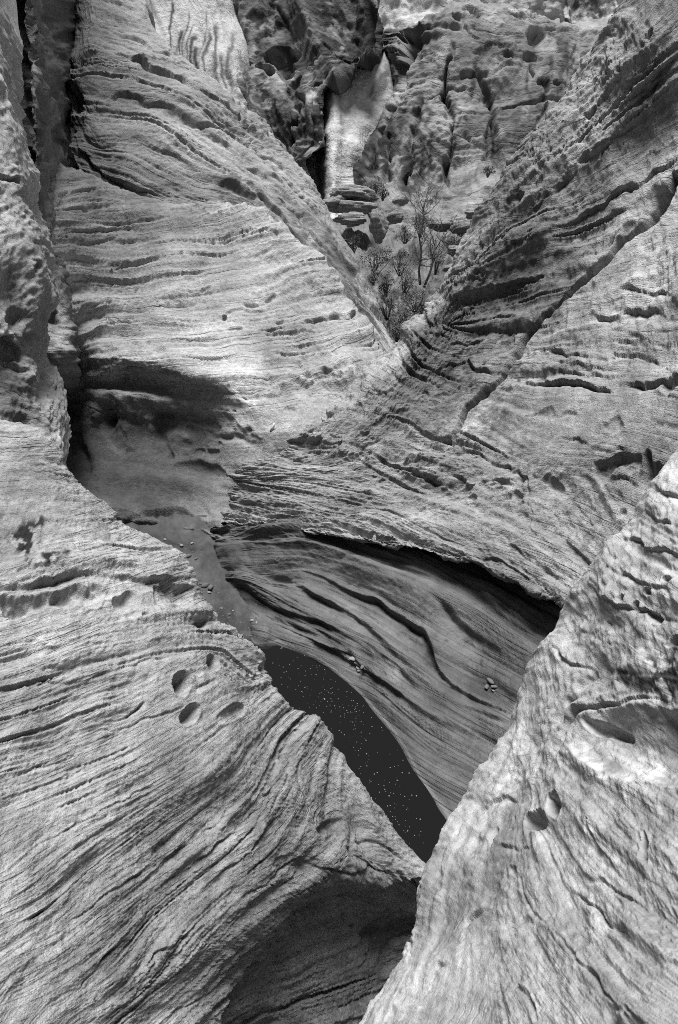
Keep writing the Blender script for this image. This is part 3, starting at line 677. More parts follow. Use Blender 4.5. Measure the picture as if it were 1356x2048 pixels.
b.beds(4, 100, .5, 2, crack=1.5, thr=.9, patchy=.8, tone=.06)
b.beds(10, 100, 1.2, 3, step=.7, half=True, patchy=.7)
b.beds(24, 150, 3.2, 4, crack=3, thr=1.2, half=True, patchy=.5, tone=.05)
b.lumps(2, .36, 0, 7); b.lumps(5, .7, .5, 8)
for pts, u, n in (
    ([(1190,1110),(1230,1140),(1290,1165),(1370,1190)], 9, 14), ([(1230,1065),(1280,1090),(1370,1115)], 9, 12), ([(1280,1015),(1320,1040),(1370,1050)], 8, 11), ([(1165,1165),(1210,1200),(1270,1222),(1370,1245)], 9, 15), ([(1300,960),(1330,985),(1370,1000)], 6, 9),
    ([(1130,1230),(1180,1262),(1230,1280),(1290,1290)], 6, 9), ([(1100,1290),(1150,1330),(1200,1340)], 5, 8),
    ([(1118,1480),(1128,1450),(1150,1422),(1230,1408),(1290,1388),(1380,1392)], 10, 16), ([(1100,1495),(1120,1440),(1150,1400),(1185,1360),(1230,1320)], 5, 10),
    ([(908,1864),(925,1842),(945,1828),(978,1818)], 5, 12), ([(1100,1850),(1130,1880),(1160,1925),(1210,1985),(1262,2045)], 6, 16), ([(1040,1735),(1052,1800),(1085,1838),(1130,1862)], 8, 10),
    ([(985,1598),(955,1630),(925,1662),(902,1715),(884,1775),(866,1828),(852,1868)], 6, 9), ([(1120,1760),(1170,1800),(1220,1850),(1280,1880)], 5, 9), ([(1040,1950),(1060,2000),(1075,2060)], 5, 11),
    ([(1150,1740),(1200,1765),(1260,1800),(1340,1830)], 4, 8), ([(1180,1690),(1190,1660),(1200,1700),(1240,1760)], 3, 5), ([(1000,1700),(1030,1690),(1060,1705)], 4, 9), ([(960,1620),(1000,1590),(1040,1600)], 4, 7), ([(870,1935),(878,1925),(890,1930)], 3, 8)):
    b.ledge(pts, up=u, under=n, reach=20, cut=7, warp=4)
for p in ((1105,1614,15,28,38,-15),(1072,1646,18,26,32,25),(1206,1455,36,11,22,10),(1292,1700,11,34,18,-8),(1270,1215,10,9,16,0),(1300,1186,9,9,14,0),(1340,1160,12,8,14,20),(1242,1200,8,10,12,0),(1205,1240,7,9,9,0),(1310,1235,13,9,14,15),(1345,1285,14,10,13,0),(1250,2045,40,20,26,20),(1030,1740,10,14,8,0),(990,1680,8,22,7,10)):
    b.pit(p[0], p[1], p[2], p[3], p[4], ang=p[5], rim=1.5, warp=4, sharp=2.2)
b.pit(1310, 1490, 165, 80, 42, 4, warp=6, sharp=1.4, ragged=0); b.bump(1215, 1392, 60, 10, 12, -22); b.bump(1250, 1345, 14, 55, 9, 38); b.crack([(1108,1455),(1130,1425),(1160,1385),(1192,1342)], w=4, depth=16, warp=3); b.bump(1090, 1850, 60, 12, 7, 35)
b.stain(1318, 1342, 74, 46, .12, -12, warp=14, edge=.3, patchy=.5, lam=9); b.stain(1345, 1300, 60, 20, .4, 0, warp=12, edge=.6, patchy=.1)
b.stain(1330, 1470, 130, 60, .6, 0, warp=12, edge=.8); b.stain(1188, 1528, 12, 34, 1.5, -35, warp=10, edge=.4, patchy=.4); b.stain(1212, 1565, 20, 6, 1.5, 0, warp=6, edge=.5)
b.stain(1215, 1530, 22, 34, .5, -20, warp=8, edge=.5); b.stain(1040, 1390, 50, 130, 1.12, 25, edge=.9); b.stain(830, 1990, 80, 120, 1.15, 40, edge=.9); b.stain(1320, 1640, 60, 120, .85, 20, edge=.9)
b.stain(1330, 1620, 70, 170, .65, 10, warp=16, edge=.9); b.stain(1345, 1820, 60, 120, .75, 0, warp=16, edge=.9); b.stain(1150, 1900, 140, 60, .85, 45, warp=16, edge=.9, patchy=.2, lam=20)
emit(b, 'sandstone_shoulder', 'bright rounded sandstone shoulder at the lower right with two deep holes side by side', 'rock', M_SHOULDER, body='shoulder', parts=(
    ('rough_crest', 'rough scaly crest of small broken ledges', [(2300,200),(1000,900),(1040,1290),(1100,1290),(1150,1335),(1200,1342),(1290,1290),(1380,1292),(2300,1200)]),
    ('hollow', 'dark hollow under a rounded rim', [(1118,1480),(1128,1450),(1150,1422),(1230,1408),(1290,1388),(1420,1392),(1450,1590),(1330,1590),(1250,1500)])))

c = near_left_wall(); c.LS = 0.8; c.tone *= 1.15; c.mottle()
c.flow([(0,250,70),(0,450,60),(40,600,75),(10,780,10),(40,820,15),(80,870,40)])
c.lumps(40, 5, .5); c.beds(2.5, 20, .7, 1, crack=1.5); c.beds(6, 40, 1.0, 2, crack=3, patchy=.8, tone=.06); c.lumps(5, 1.2, .6, 4); c.lumps(2, .5, 0, 5)
c.beds(18, 60, 3, 6, crack=3, thr=.8)
for p in ((38,640,26,34,22,10),(20,700,36,24,26,0),(12,690,18,10,8,0),(28,362,12,10,14,0),(60,545,7,14,9,0),(50,840,14,16,12,0),(20,200,30,50,8,0)):
    c.pit(p[0], p[1], p[2], p[3], p[4], ang=p[5], warp=5, sharp=2.2, rim=1)
c.ledge([(-20,706),(10,728),(40,738),(62,735)], up=8, under=16, reach=9, cut=12); c.ledge([(-20,342),(20,360),(44,362)], up=4, under=12, reach=14, cut=8); c.ledge([(-20,830),(20,850),(60,868)], up=4, under=10, reach=12)
c.ledge([(50,520),(66,530),(78,528)], up=3, under=6, reach=9)
c.stain(50, 800, 80, 90, .55, edge=.6); c.stain(30, 640, 30, 40, .7, edge=.8); c.stain(20, 480, 40, 60, .85, edge=.9, patchy=0)  # foot of the wall painted dark as a shadow gap behind the slope
emit(c, 'standing_wall', 'light pitted rock wall standing at the left edge above the pale slope', 'rock', M_NEAR)

d = ribbed_wall(); d.LS = 0.9; d.mottle()
d.flow([(60,100,80),(60,300,84),(70,450,86),(110,600,60),(110,700,-8),(110,760,-12),(150,100,75),(20,100,40)])
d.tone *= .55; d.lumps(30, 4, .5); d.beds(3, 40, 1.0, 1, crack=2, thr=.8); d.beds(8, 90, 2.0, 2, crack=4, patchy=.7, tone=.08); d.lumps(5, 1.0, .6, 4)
for pts in ([(62,80),(80,140),(92,200),(98,280),(96,380),(92,460)], [(100,0),(112,60),(120,130)], [(48,120),(56,200),(58,260),(52,330)], [(120,250),(128,330),(122,420)], [(80,0),(88,50),(100,100)], [(30,0),(45,60),(58,130)]):
    d.crack(pts, w=5, depth=16, warp=4)
d.ledge([(76,768),(100,760),(130,742),(152,728)], up=4, under=10, reach=20, cut=8); d.ledge([(78,735),(110,726),(150,712)], up=3, under=5, reach=14); d.ledge([(76,510),(90,508),(102,514)], up=4, under=7, reach=9)
for p in ((100,600,10,14,16),(98,640,10,18,16),(140,540,26,10,14),(140,560,22,8,10),(20,120,26,40,18),(145,185,14,30,14),(100,360,12,16,8),(60,320,14,22,10)):
    d.pit(*p, warp=6, sharp=2)
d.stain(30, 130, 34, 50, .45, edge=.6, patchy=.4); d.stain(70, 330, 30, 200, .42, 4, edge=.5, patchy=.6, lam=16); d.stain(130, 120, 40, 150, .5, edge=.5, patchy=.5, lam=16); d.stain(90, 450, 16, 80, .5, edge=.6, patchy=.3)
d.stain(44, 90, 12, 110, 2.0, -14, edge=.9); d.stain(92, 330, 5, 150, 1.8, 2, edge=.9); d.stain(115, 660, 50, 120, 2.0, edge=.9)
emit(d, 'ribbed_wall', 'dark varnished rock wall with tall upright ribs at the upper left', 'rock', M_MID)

e = dome_upper(); e.LS = 0.6; e.CS = .7; e.tone *= 1.05; e.mottle()
e.flow([(215,60,14),(300,100,22),(420,180,36),(170,140,-8),(170,200,6),(230,200,12),(330,240,20),(430,300,28),(520,340,38),(200,250,10),(250,320,18),(330,350,18),(430,390,14),(600,420,48),(660,500,50),(700,570,55),(750,650,58),(470,250,35),(560,310,44)])
e.soft(200, 200, 60, 60, .7); e.soft(640, 500, 60, 100, 1.3, 50)
e.lumps(45, 4, .5); e.beds(2.2, 60, .6, 1, crack=2.4, thr=.8); e.beds(4, 130, .8, 2, crack=8, thr=1.0, patchy=.7, tone=.07); e.beds(9, 120, 1.4, 3, step=1.0, patchy=.6, half=True); e.beds(22, 150, 3.5, 4, crack=4, half=True); e.lumps(2, .3, 0, 5)
for pts, u, n, cu in (
    ([(200,90),(230,104),(262,116),(300,136),(340,152),(390,176),(440,205),(480,236),(510,262)], 12, 22, 9), ([(190,40),(260,66),(320,96),(380,140),(420,165)], 5, 8, 5), ([(150,112),(180,108),(206,112)], 3, 6, 4), ([(158,138),(190,142),(240,152),(300,172),(350,190)], 6, 9, 6),
    ([(186,186),(220,196),(236,182),(280,192),(330,214),(380,238),(430,262),(470,268),(520,305),(580,330),(610,370)], 6, 13, 6), ([(220,205),(260,222),(310,238)], 4, 9, 5), ([(270,285),(310,298),(360,318),(420,340),(480,352)], 4, 7, 5), ([(150,258),(170,275),(200,285),(240,280)], 4, 7, 5),
    ([(140,262),(160,300),(180,328),(210,350),(250,372),(300,388),(345,398)], 8, 22, 9), ([(420,362),(460,372),(500,388),(530,402),(560,440),(590,470),(620,510)], 9, 14, 8), ([(520,350),(560,392),(600,432),(640,490),(680,540)], 6, 12, 7), ([(470,318),(520,350),(560,370),(600,410)], 5, 9, 5), ([(600,395),(640,450),(680,510),(720,590)], 5, 10, 6),
    ([(330,330),(345,360),(352,390)], 3, 5, 4), ([(290,52),(340,100),(400,150),(450,200)], 4, 7, 5), ([(400,265),(450,290),(500,330)], 3, 6, 4), ([(620,500),(660,560),(700,620),(740,680)], 5, 9, 6), ([(190,65),(240,80),(300,112)], 3, 6, 4), ([(320,200),(380,222),(440,250)], 3, 6, 4)):
    e.ledge(pts, up=u, under=n, reach=18, cut=cu, warp=4)
e.pit(145, 195, 14, 22, 16, warp=4); e.bump(175, 165, 30, 30, 8); e.bump(160, 125, 20, 10, 5)
e.stain(235, 335, 26, 13, .55, 15, warp=10, edge=.4, patchy=.8); e.stain(470, 385, 70, 26, .5, 18, warp=10, edge=.4, patchy=.8); e.stain(285, 360, 60, 14, .6, 22, warp=8, edge=.5, patchy=.5); e.stain(650, 515, 46, 160, .4, -38, warp=14, edge=.6, patchy=.9, lam=12)  # the patch on the shelf is painted ledge shadow
e.stain(770, 700, 40, 30, 1.3, edge=.7); e.stain(250, 120, 120, 40, 1.12, 25, edge=.9); e.stain(150, 200, 16, 26, .6, edge=.8); e.stain(500, 260, 60, 20, .8, 40, warp=10, edge=.7, patchy=.2)  # small patch is darker inside the pit at the nose
emit(e, 'sandstone_dome', 'tall layered sandstone dome with an overhanging crest at the upper left', 'rock', M_MID, body='dome_face', parts=(
    ('crest', 'broken layered crest above the dark overhang', [(-100,-600),(175,75),(200,90),(230,104),(262,116),(300,136),(340,152),(390,176),(440,205),(480,236),(510,262),(620,380),(700,470),(900,400),(600,-600)]),))

f = dome_lower(); f.LS = 0.6; f.CS = .7; f.tone *= 1.2; f.mottle()
f.flow([(120,450,3),(250,450,-2),(350,460,-10),(480,470,-16),(200,520,-3),(250,600,-8),(400,560,-9),(600,560,-14),(300,650,-10),(450,640,-12),(600,650,-12),(700,650,-16),(250,720,-4),(400,720,8),(550,760,-10),(650,730,-12),(600,830,0),(250,790,3),(200,860,60),(300,870,10),(400,870,20),(250,960,5),(400,980,6),(300,1040,20),(420,1080,35),(550,880,5),(650,880,15)])
for q in ((300,900,220,90,.25),(560,830,120,40,.35),(300,960,200,60,.2),(620,930,120,60,.35),(250,790,120,20,.3)): f.soft(*q)
f.lumps(45, 3.5, .5); f.beds(2.2, 60, .6, 1, crack=2.6, thr=.8, tone=.06); f.beds(4, 130, .7, 2, crack=7.5, thr=1.05, patchy=.7, tone=.05); f.beds(9, 120, 1.1, 3, step=.8, patchy=.7, half=True); f.beds(20, 120, 2.2, 4, crack=3, half=True); f.lumps(2, .25, 0, 5)
for pts, u, n, cu in (
    ([(590,652),(630,640),(680,630),(722,614),(740,612)], 4, 18, 6), ([(650,632),(700,622),(730,610)], 3, 8, 5), ([(90,465),(150,462),(210,460),(262,452),(300,458)], 4, 11, 7), ([(215,540),(250,535),(300,522),(320,520)], 4, 11, 8), ([(130,564),(160,560),(195,556)], 4, 12, 7), ([(110,520),(150,515),(180,520)], 3, 8, 6),
    ([(205,722),(250,714),(310,702),(345,690)], 3, 7, 5), ([(200,642),(260,632),(330,622)], 3, 5, 4), ([(235,560),(262,572),(290,556),(310,545)], 2, 5, 3), ([(280,600),(360,588),(440,580)], 2, 4, 3), ([(360,640),(450,625),(540,612),(600,610)], 3, 6, 4), ([(480,606),(520,598),(560,594)], 4, 8, 6),
    ([(420,690),(470,676),(520,672)], 3, 6, 5), ([(420,470),(500,462),(560,470),(620,510)], 2, 4, 3), ([(100,425),(170,420),(230,415)], 3, 7, 5), ([(110,492),(200,485),(280,480),(350,470)], 3, 7, 5), ([(330,520),(420,510),(520,505),(600,520)], 2, 4, 3), ([(460,800),(500,790),(540,792)], 3, 4, 3), ([(230,400),(250,430),(280,470)], 3, 5, 3),
    ([(206,730),(225,742),(260,736),(300,742),(335,738),(360,750),(392,772)], 5, 18, 16), ([(380,690),(350,720),(300,728)], 2, 3, 3)):
    f.ledge(pts, up=u, under=n, reach=14, cut=cu, warp=3)
f.crack([(470,800),(520,786),(580,770),(640,755),(700,745)], w=13, depth=14, warp=6); f.crack([(560,775),(620,752),(690,730)], w=6, depth=7, warp=5)
for p in ((382,581,7,4,7,-10),(412,575,12,4,9,-10),(448,634,6,5,4,0),(500,602,16,5,6,-12),(540,590,14,5,7,-12),(468,655,12,4,5,-10),(580,818,14,8,5,0),(560,640,10,4,5,-10),(330,700,14,8,5,0),(180,640,26,30,9,0)):
    f.pit(p[0], p[1], p[2], p[3], p[4], ang=p[5], warp=3)
# alcove: second lip, scallops and pockets
f.ledge([(170,812),(200,808),(235,814),(280,822),(330,824),(380,822),(430,836),(480,852),(530,866)], up=8, under=9, reach=26, cut=34, warp=2, softw=8)
f.pit(345, 860, 44, 44, 8, 30, warp=4, sharp=1.8); f.pit(275, 865, 26, 44, 8, -20, warp=5, sharp=1.5, ragged=0); f.pit(200, 880, 40, 50, 8, 0, warp=6, sharp=1.5, ragged=0); f.pit(440, 850, 60, 26, 8, 20, warp=6, sharp=1.5, ragged=0); f.pit(400, 905, 12, 9, 4, 0); f.pit(425, 908, 12, 11, 4, 0); f.pit(430, 885, 16, 9, 4, 25)
f.pit(405, 945, 56, 22, 16, 15, warp=5, sharp=1.5, ragged=0); f.pit(500, 950, 30, 7, 7, 14, warp=4)
f.crack([(150,850),(165,900),(180,960)], w=12, depth=16); f.bump(180, 900, 14, 60, 10, -10)
f.ledge([(240,1035),(300,1018),(350,1016),(400,1030),(450,1052)], up=6, under=14, reach=24, cut=20, warp=4); f.pit(340, 1062, 90, 22, 14, 10, warp=6, sharp=1.8)
f.bump(300, 965, 150, 22, 16, 4); f.bump(255, 796, 90, 11, 16, 5)
f.crack([(180,850),(240,836),(310,842),(390,852),(460,872),(540,890)], w=26, depth=13, warp=5); f.crack([(230,1050),(320,1030),(400,1044),(455,1068)], w=18, depth=14, warp=4); f.crack([(215,830),(235,880),(250,920)], w=14, depth=14, warp=5); f.crack([(300,840),(325,890),(350,915)], w=10, depth=12, warp=4)
f.stain(260, 700, 60, 30, .8, edge=.8);  f.stain(540, 874, 120, 24, .5, 14, warp=12, edge=.7); f.stain(600, 775, 90, 16, .7, -12, warp=8, edge=.8); f.stain(350, 1050, 110, 26, .6, 12, warp=8, edge=.7)  # concave band on the slab and alcove foot carry painted shade
f.stain(250, 985, 300, 110, .5, 6, warp=12, edge=.8); f.stain(300, 850, 190, 36, .7, 6, warp=10, edge=.9); f.stain(260, 930, 300, 190, .37, 4, warp=14, edge=.6); f.stain(120, 900, 90, 160, .6, 0, warp=10, edge=.9); f.polish(270, 920, 240, 130, .1, 4); f.polish(590, 840, 110, 40, .3, 0); f.polish(620, 940, 140, 60, .4, 0)  # alcove darkened: the slot's shade painted into its colour
f.stain(590, 840, 60, 16, 1.25, -5, edge=.9); f.stain(560, 500, 140, 60, 1.1, 25, edge=.9); f.stain(160, 470, 60, 70, .75, 0, warp=12, edge=.9, patchy=.3); f.stain(260, 790, 60, 10, 1.2, 5, edge=.9); f.stain(130, 860, 40, 60, .6, edge=.8)
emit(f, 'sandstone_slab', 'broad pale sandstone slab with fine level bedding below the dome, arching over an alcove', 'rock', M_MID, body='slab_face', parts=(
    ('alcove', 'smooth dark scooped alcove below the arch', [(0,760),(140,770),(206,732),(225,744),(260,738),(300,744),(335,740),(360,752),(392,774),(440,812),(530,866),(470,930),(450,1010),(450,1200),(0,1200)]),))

g = right_wall(); g.LS = 0.65; g.CS = .75; g.mottle()
g.flow([(1290,20,-52),(1200,160,-48),(1120,260,-50),(1050,360,-52),(960,500,-55),(880,620,-60),(800,710,62),(740,770,60),(690,820,-10),(850,670,50),(900,700,25),(960,600,-20),(1000,560,-12),(1100,450,-25),(1200,350,-28),(1300,250,-34),(1350,150,-38),(1050,560,-18),(950,720,-2),(900,800,20),(820,780,35),(760,850,25),(1150,500,-24),(1250,430,-30),(1200,600,-28),(1300,520,-35),(1150,640,-10),(1150,710,5),(1280,720,18),(1100,760,2),(1150,820,8),(1300,820,5),(1000,870,30),(1100,920,20),(1250,900,10),(900,920,15),(850,1000,25),(740,920,35),(650,890,0),(550,920,5),(560,990,8),(650,1010,14),(750,1060,14),(900,1080,20),(1000,1120,24),(1100,1150,35),(1150,1050,50),(1200,1000,60)])
for q in ((620,960,140,60,.4,8),(900,1040,160,60,.6,12),(1180,830,140,40,.6,0),(1240,530,80,40,.6,-30),(700,900,90,40,.6,0),(1100,250,300,90,1.25,-45),(860,640,200,40,1.35,-52)): g.soft(*q)
g.soft(1200, 850, 200, 80, .55, 4, big=.5)
for q in ((620,960,130,50,.35,8),(900,1040,170,50,.35,12),(1190,840,170,50,.25,4),(1250,530,90,50,.4,-30),(700,900,90,40,.5,0),(1240,940,80,30,.4,10)): g.polish(*q)
g.lumps(50, 5, .5); g.lumps(18, 1.6, .5, 2); g.tone *= 1.0; g.beds(2.2, 50, .7, 1, crack=2.8, thr=.75, tone=.07); g.beds(3.6, 110, .8, 2, crack=7.5, thr=1.0, patchy=.7, tone=.06); g.beds(9, 110, 1.2, 3, step=.8, patchy=.7, half=True); g.beds(22, 120, 3, 4, crack=4, half=True); g.lumps(2, .4, 0, 5); g.lumps(5, .8, .5, 6)
main = [(904,890),(908,870),(918,845),(935,815),(960,790),(1000,752),(1034,706),(1052,676),(1087,637),(1105,611),(1152,569),(1189,540),(1231,501),(1268,459),(1294,430),(1323,396),(1345,350)]
g.ledge(main, up=5, under=5, reach=40, cut=8, warp=2.5, taper=False); g.crack(main, w=3.4, depth=62, warp=2.5, taper=False)
for pts, u, n, cu, re in (
    ([(860,872),(905,884),(950,900),(1000,922),(1035,940),(1058,962),(1062,1000)], 8, 16, 10, 20), ([(1010,756),(1060,757),(1110,764),(1160,768),(1200,776),(1232,784)], 12, 30, 10, 30), ([(1060,702),(1100,698),(1150,706),(1200,708),(1250,716)], 7, 12, 6, 16), ([(1080,735),(1140,742),(1200,746),(1270,752)], 6, 10, 5, 12), ([(1240,770),(1290,772),(1320,760),(1346,765)], 6, 30, 14, 20), ([(1100,720),(1160,724),(1220,735)], 5, 8, 4, 10),
    ([(1180,625),(1195,640),(1225,636),(1250,618),(1290,625),(1340,640)], 12, 18, 10, 22), ([(1235,585),(1270,580),(1310,585),(1360,590)], 8, 10, 8, 18), ([(1220,660),(1255,655),(1300,675),(1360,700)], 6, 9, 7, 16), ([(1270,700),(1310,720),(1356,750)], 5, 10, 6, 14),
    ([(1080,470),(1150,440),(1200,410),(1260,370),(1330,330),(1400,290)], 9, 18, 7, 24), ([(1150,520),(1200,495),(1260,452)], 5, 8, 5, 14), ([(1170,450),(1215,432),(1280,400)], 5, 8, 5, 12), ([(1200,200),(1230,190),(1300,130),(1400,60)], 7, 18, 8, 18), ([(1260,200),(1300,160),(1370,90)], 6, 18, 8, 18), ([(1190,335),(1205,300),(1230,270),(1290,230)], 8, 14, 8, 16), ([(1100,330),(1150,290),(1200,240),(1260,190)], 4, 8, 5, 12), ([(1040,440),(1100,390),(1160,340)], 4, 8, 6, 12),
    ([(870,820),(930,780),(985,730),(1010,690)], 3, 4, 4, 10), ([(925,725),(950,742),(985,748),(1000,740)], 9, 14, 7, 16), ([(700,800),(730,822),(760,840)], 3, 5, 4, 9), ([(735,760),(760,785),(790,800)], 3, 6, 4, 9), ([(770,725),(795,750),(820,762)], 3, 6, 4, 9), ([(800,690),(830,715),(860,725)], 3, 6, 4, 9), ([(840,650),(870,672),(910,680)], 4, 7, 4, 10), ([(890,600),(930,612),(980,605)], 4, 8, 5, 10), ([(920,545),(960,555),(1010,545)], 4, 9, 6, 10), ([(880,690),(940,690),(1000,680)], 4, 6, 4, 10), ([(860,740),(910,738),(960,730)], 3, 5, 4, 9), ([(940,640),(1000,640),(1060,625)], 4, 6, 4, 10), ([(1000,500),(1050,490),(1090,470)], 4, 8, 6, 10), ([(830,800),(880,795),(930,775)], 3, 5, 4, 9),
    ([(705,905),(725,890),(775,882)], 2, 9, 9, 10), ([(715,915),(745,908),(778,904)], -2, -5, 6, 8), ([(780,835),(830,825),(880,842)], 3, 4, 4, 9), ([(1000,830),(1060,822),(1130,838)], 2, 3, 3, 8), ([(1090,870),(1150,880),(1230,900),(1290,925)], 4, 8, 5, 12), ([(1050,1000),(1060,1050),(1090,1080),(1120,1110)], 5, 8, 6, 12), ([(870,960),(905,950),(945,962)], 4, 10, 6, 8), ([(960,960),(1000,955),(1030,962)], 4, 10, 6, 8), ([(800,940),(850,955),(900,985)], 4, 7, 5, 10), ([(700,1000),(800,1010),(860,1020)], 3, 5, 4, 10), ([(1150,950),(1230,958),(1290,970)], 4, 8, 6, 10),
    ([(470,1010),(560,1015),(660,1040),(760,1066)], 2, 4, 3, 9), ([(500,1030),(600,1036),(700,1060),(800,1082)], 2, 5, 3, 8), ([(900,1095),(1000,1130),(1080,1170)], 3, 6, 4, 10), ([(1000,1090),(1080,1130),(1150,1180)], 3, 6, 4, 10), ([(478,915),(520,925),(545,938)], 3, 6, 5, 9)):
    g.ledge(pts, up=u, under=n, reach=re, cut=cu, warp=4)
for p in ((1296,66,16,6,16,-45),(1245,138,14,8,16,-45),(1203,162,24,6,16,-46),(1172,218,20,4,12,-48),(1200,300,30,8,12,-45),(1168,312,16,8,14,-30),(1300,185,40,8,16,-48),(855,968,18,10,12,0),(922,972,26,16,16,0),(1000,968,14,12,14,0),(1042,966,10,12,14,0),(1112,962,22,13,18,10),(940,1000,14,9,10,0),(1240,938,46,17,26,12),(1312,948,26,22,30,0),(1245,1022,12,10,12,0),(1030,1010,12,22,10,-20),(845,1015,10,8,7,0),(735,872,10,10,8,0),(720,905,16,12,8,0),(1345,770,30,20,30,0),(1080,825,30,6,7,0),(1130,830,26,6,7,0),(1230,850,22,9,10,15),(1010,690,26,12,10,-45),(960,540,14,8,10,-20),(1030,400,16,8,12,-45),(1080,330,14,7,12,-45),(1060,480,20,8,10,-30)):
    g.pit(p[0], p[1], p[2], p[3], p[4]*.7, ang=p[5], warp=5, sharp=1.8, rim=1, ragged=.5)
g.pit(640, 905, 90, 24, 12, 6, warp=6, sharp=1.6); g.pit(1330, 440, 70, 50, 16, -40, warp=6, sharp=2)
g.bump(1210, 600, 40, 20, 10, -20); g.bump(1290, 560, 60, 16, 8, -25); g.bump(880, 1050, 200, 30, 8, 12)
g.stain(650, 905, 90, 26, .5, 6, warp=12, edge=.7, patchy=.9, lam=14); g.stain(738, 925, 46, 20, .5, 20, warp=10, edge=.7, patchy=.5); g.stain(950, 855, 22, 38, 1.4, 30, warp=12, edge=.5, patchy=.5); g.stain(985, 830, 24, 50, .62, 25, warp=10, edge=.6, patchy=.6); g.stain(958, 722, 24, 12, 1.4, 0, warp=10, edge=.6, patchy=.3, lam=5)
g.stain(1040, 560, 200, 80, .8, -28, warp=20, edge=.7, patchy=.6, lam=26); g.stain(900, 780, 120, 60, .66, -20, warp=16, edge=.7, patchy=.6, lam=20); g.stain(1270, 530, 120, 60, 1.2, -30, warp=10, edge=.9); g.stain(1060, 590, 50, 30, 1.2, -30, warp=20, edge=.8, patchy=-.5, lam=4)
g.stain(1150, 1060, 70, 80, .6, 30, warp=16, edge=.7, patchy=.4, lam=14); g.stain(800, 860, 130, 30, .7, 5, warp=12, edge=.8, patchy=.3); g.stain(880, 1020, 180, 50, 1.15, 10, warp=12, edge=.9); g.stain(600, 970, 110, 30, 1.25, 6, warp=10, edge=.9); g.stain(1180, 400, 130, 40, .75, -30, warp=14, edge=.8, patchy=.3)
g.stain(1230, 936, 40, 12, .7, 10, edge=.7); g.stain(1110, 690, 60, 40, .85, edge=.8); g.stain(1200, 940, 130, 50, .88, 8, warp=14, edge=.8, patchy=.3)  # first patch is darker inside the long pit
for q in ((1283,787,7,4),(1228,932,6,5),(1215,946,4,3),(1300,840,4,3),(1180,640,3,2),(1090,935,4,3),(1240,880,3,3)): g.stain(*q, 1.7, warp=2, edge=.3)
rs = main + [(1500,150),(1900,-200),(1900,-700),(1200,-700),(500,500),(540,900),(700,1000),(860,872)]
g.stain(1230, 850, 150, 50, 1.35, 4, warp=14, edge=.9); g.stain(1330, 560, 70, 60, 1.2, 0, edge=.9); g.stain(1150, 810, 120, 26, 1.15, 4, edge=.9)  # upward-facing block and lower face lightened: overhead light painted in
g.stain(1010, 590, 440, 120, .6, -50, warp=16, edge=.45); g.stain(1085, 600, 170, 34, .75, -42, warp=12, edge=.8); g.stain(1270, 640, 110, 90, 1.2, 0, edge=.9)  # steep slab darkened with painted shade, block beside the crack painted lighter
emit(g, 'canyon_wall', 'high slanting rock wall on the right split by a long diagonal crack', 'rock', M_MID, body='lower_face', parts=(
    ('ridge_slab', 'rough slab of slanting beds above the diagonal crack', [(860,872)] + main + [(1500,150),(2000,-200),(2000,-800),(1000,-800),(300,500),(560,850),(640,850),(700,810),(760,830)]),
    ('layered_block', 'block of thin overhanging shelves between the crack and the long ledge', main[5:] + [(1500,150),(2100,100),(2100,700),(1346,768),(1320,762),(1290,774),(1232,786),(1200,778),(1160,770),(1110,766),(1060,759),(1010,758)])))

h = chute(); h.LS = 0.9; h.mottle()
h.flow([(460,1110,-20),(560,1110,-12),(500,1180,28),(560,1200,28),(650,1180,22),(700,1220,30),(760,1270,36),(620,1250,22),(800,1150,8),(850,1230,35),(900,1200,25),(950,1260,38),(1000,1350,35),(1040,1250,35),(850,1400,32),(950,1450,28),(800,1380,36),(700,1330,30),(780,1420,48),(860,1520,45),(900,1580,40),(600,1290,12)])
h.tone *= .43; h.polish(800, 1150, 140, 34, .4, 12); h.polish(900, 1290, 160, 40, .5, 38); h.polish(820, 1440, 140, 50, .5, 45); h.amp *= .85  # whole chute darkened: slot shade painted into the tone
h.lumps(50, 4, .4); h.beds(2.2, 90, .5, 1, crack=2.6, thr=1.0, patchy=.8, tone=.04); h.beds(6, 130, 1.4, 2, crack=2.2, thr=1.1, patchy=.8, tone=.08); h.beds(14, 170, 4.5, 3, half=True, patchy=.6, tone=.08); h.beds(26, 200, 7, 4, half=True, crack=5, thr=1.0, patchy=.5)
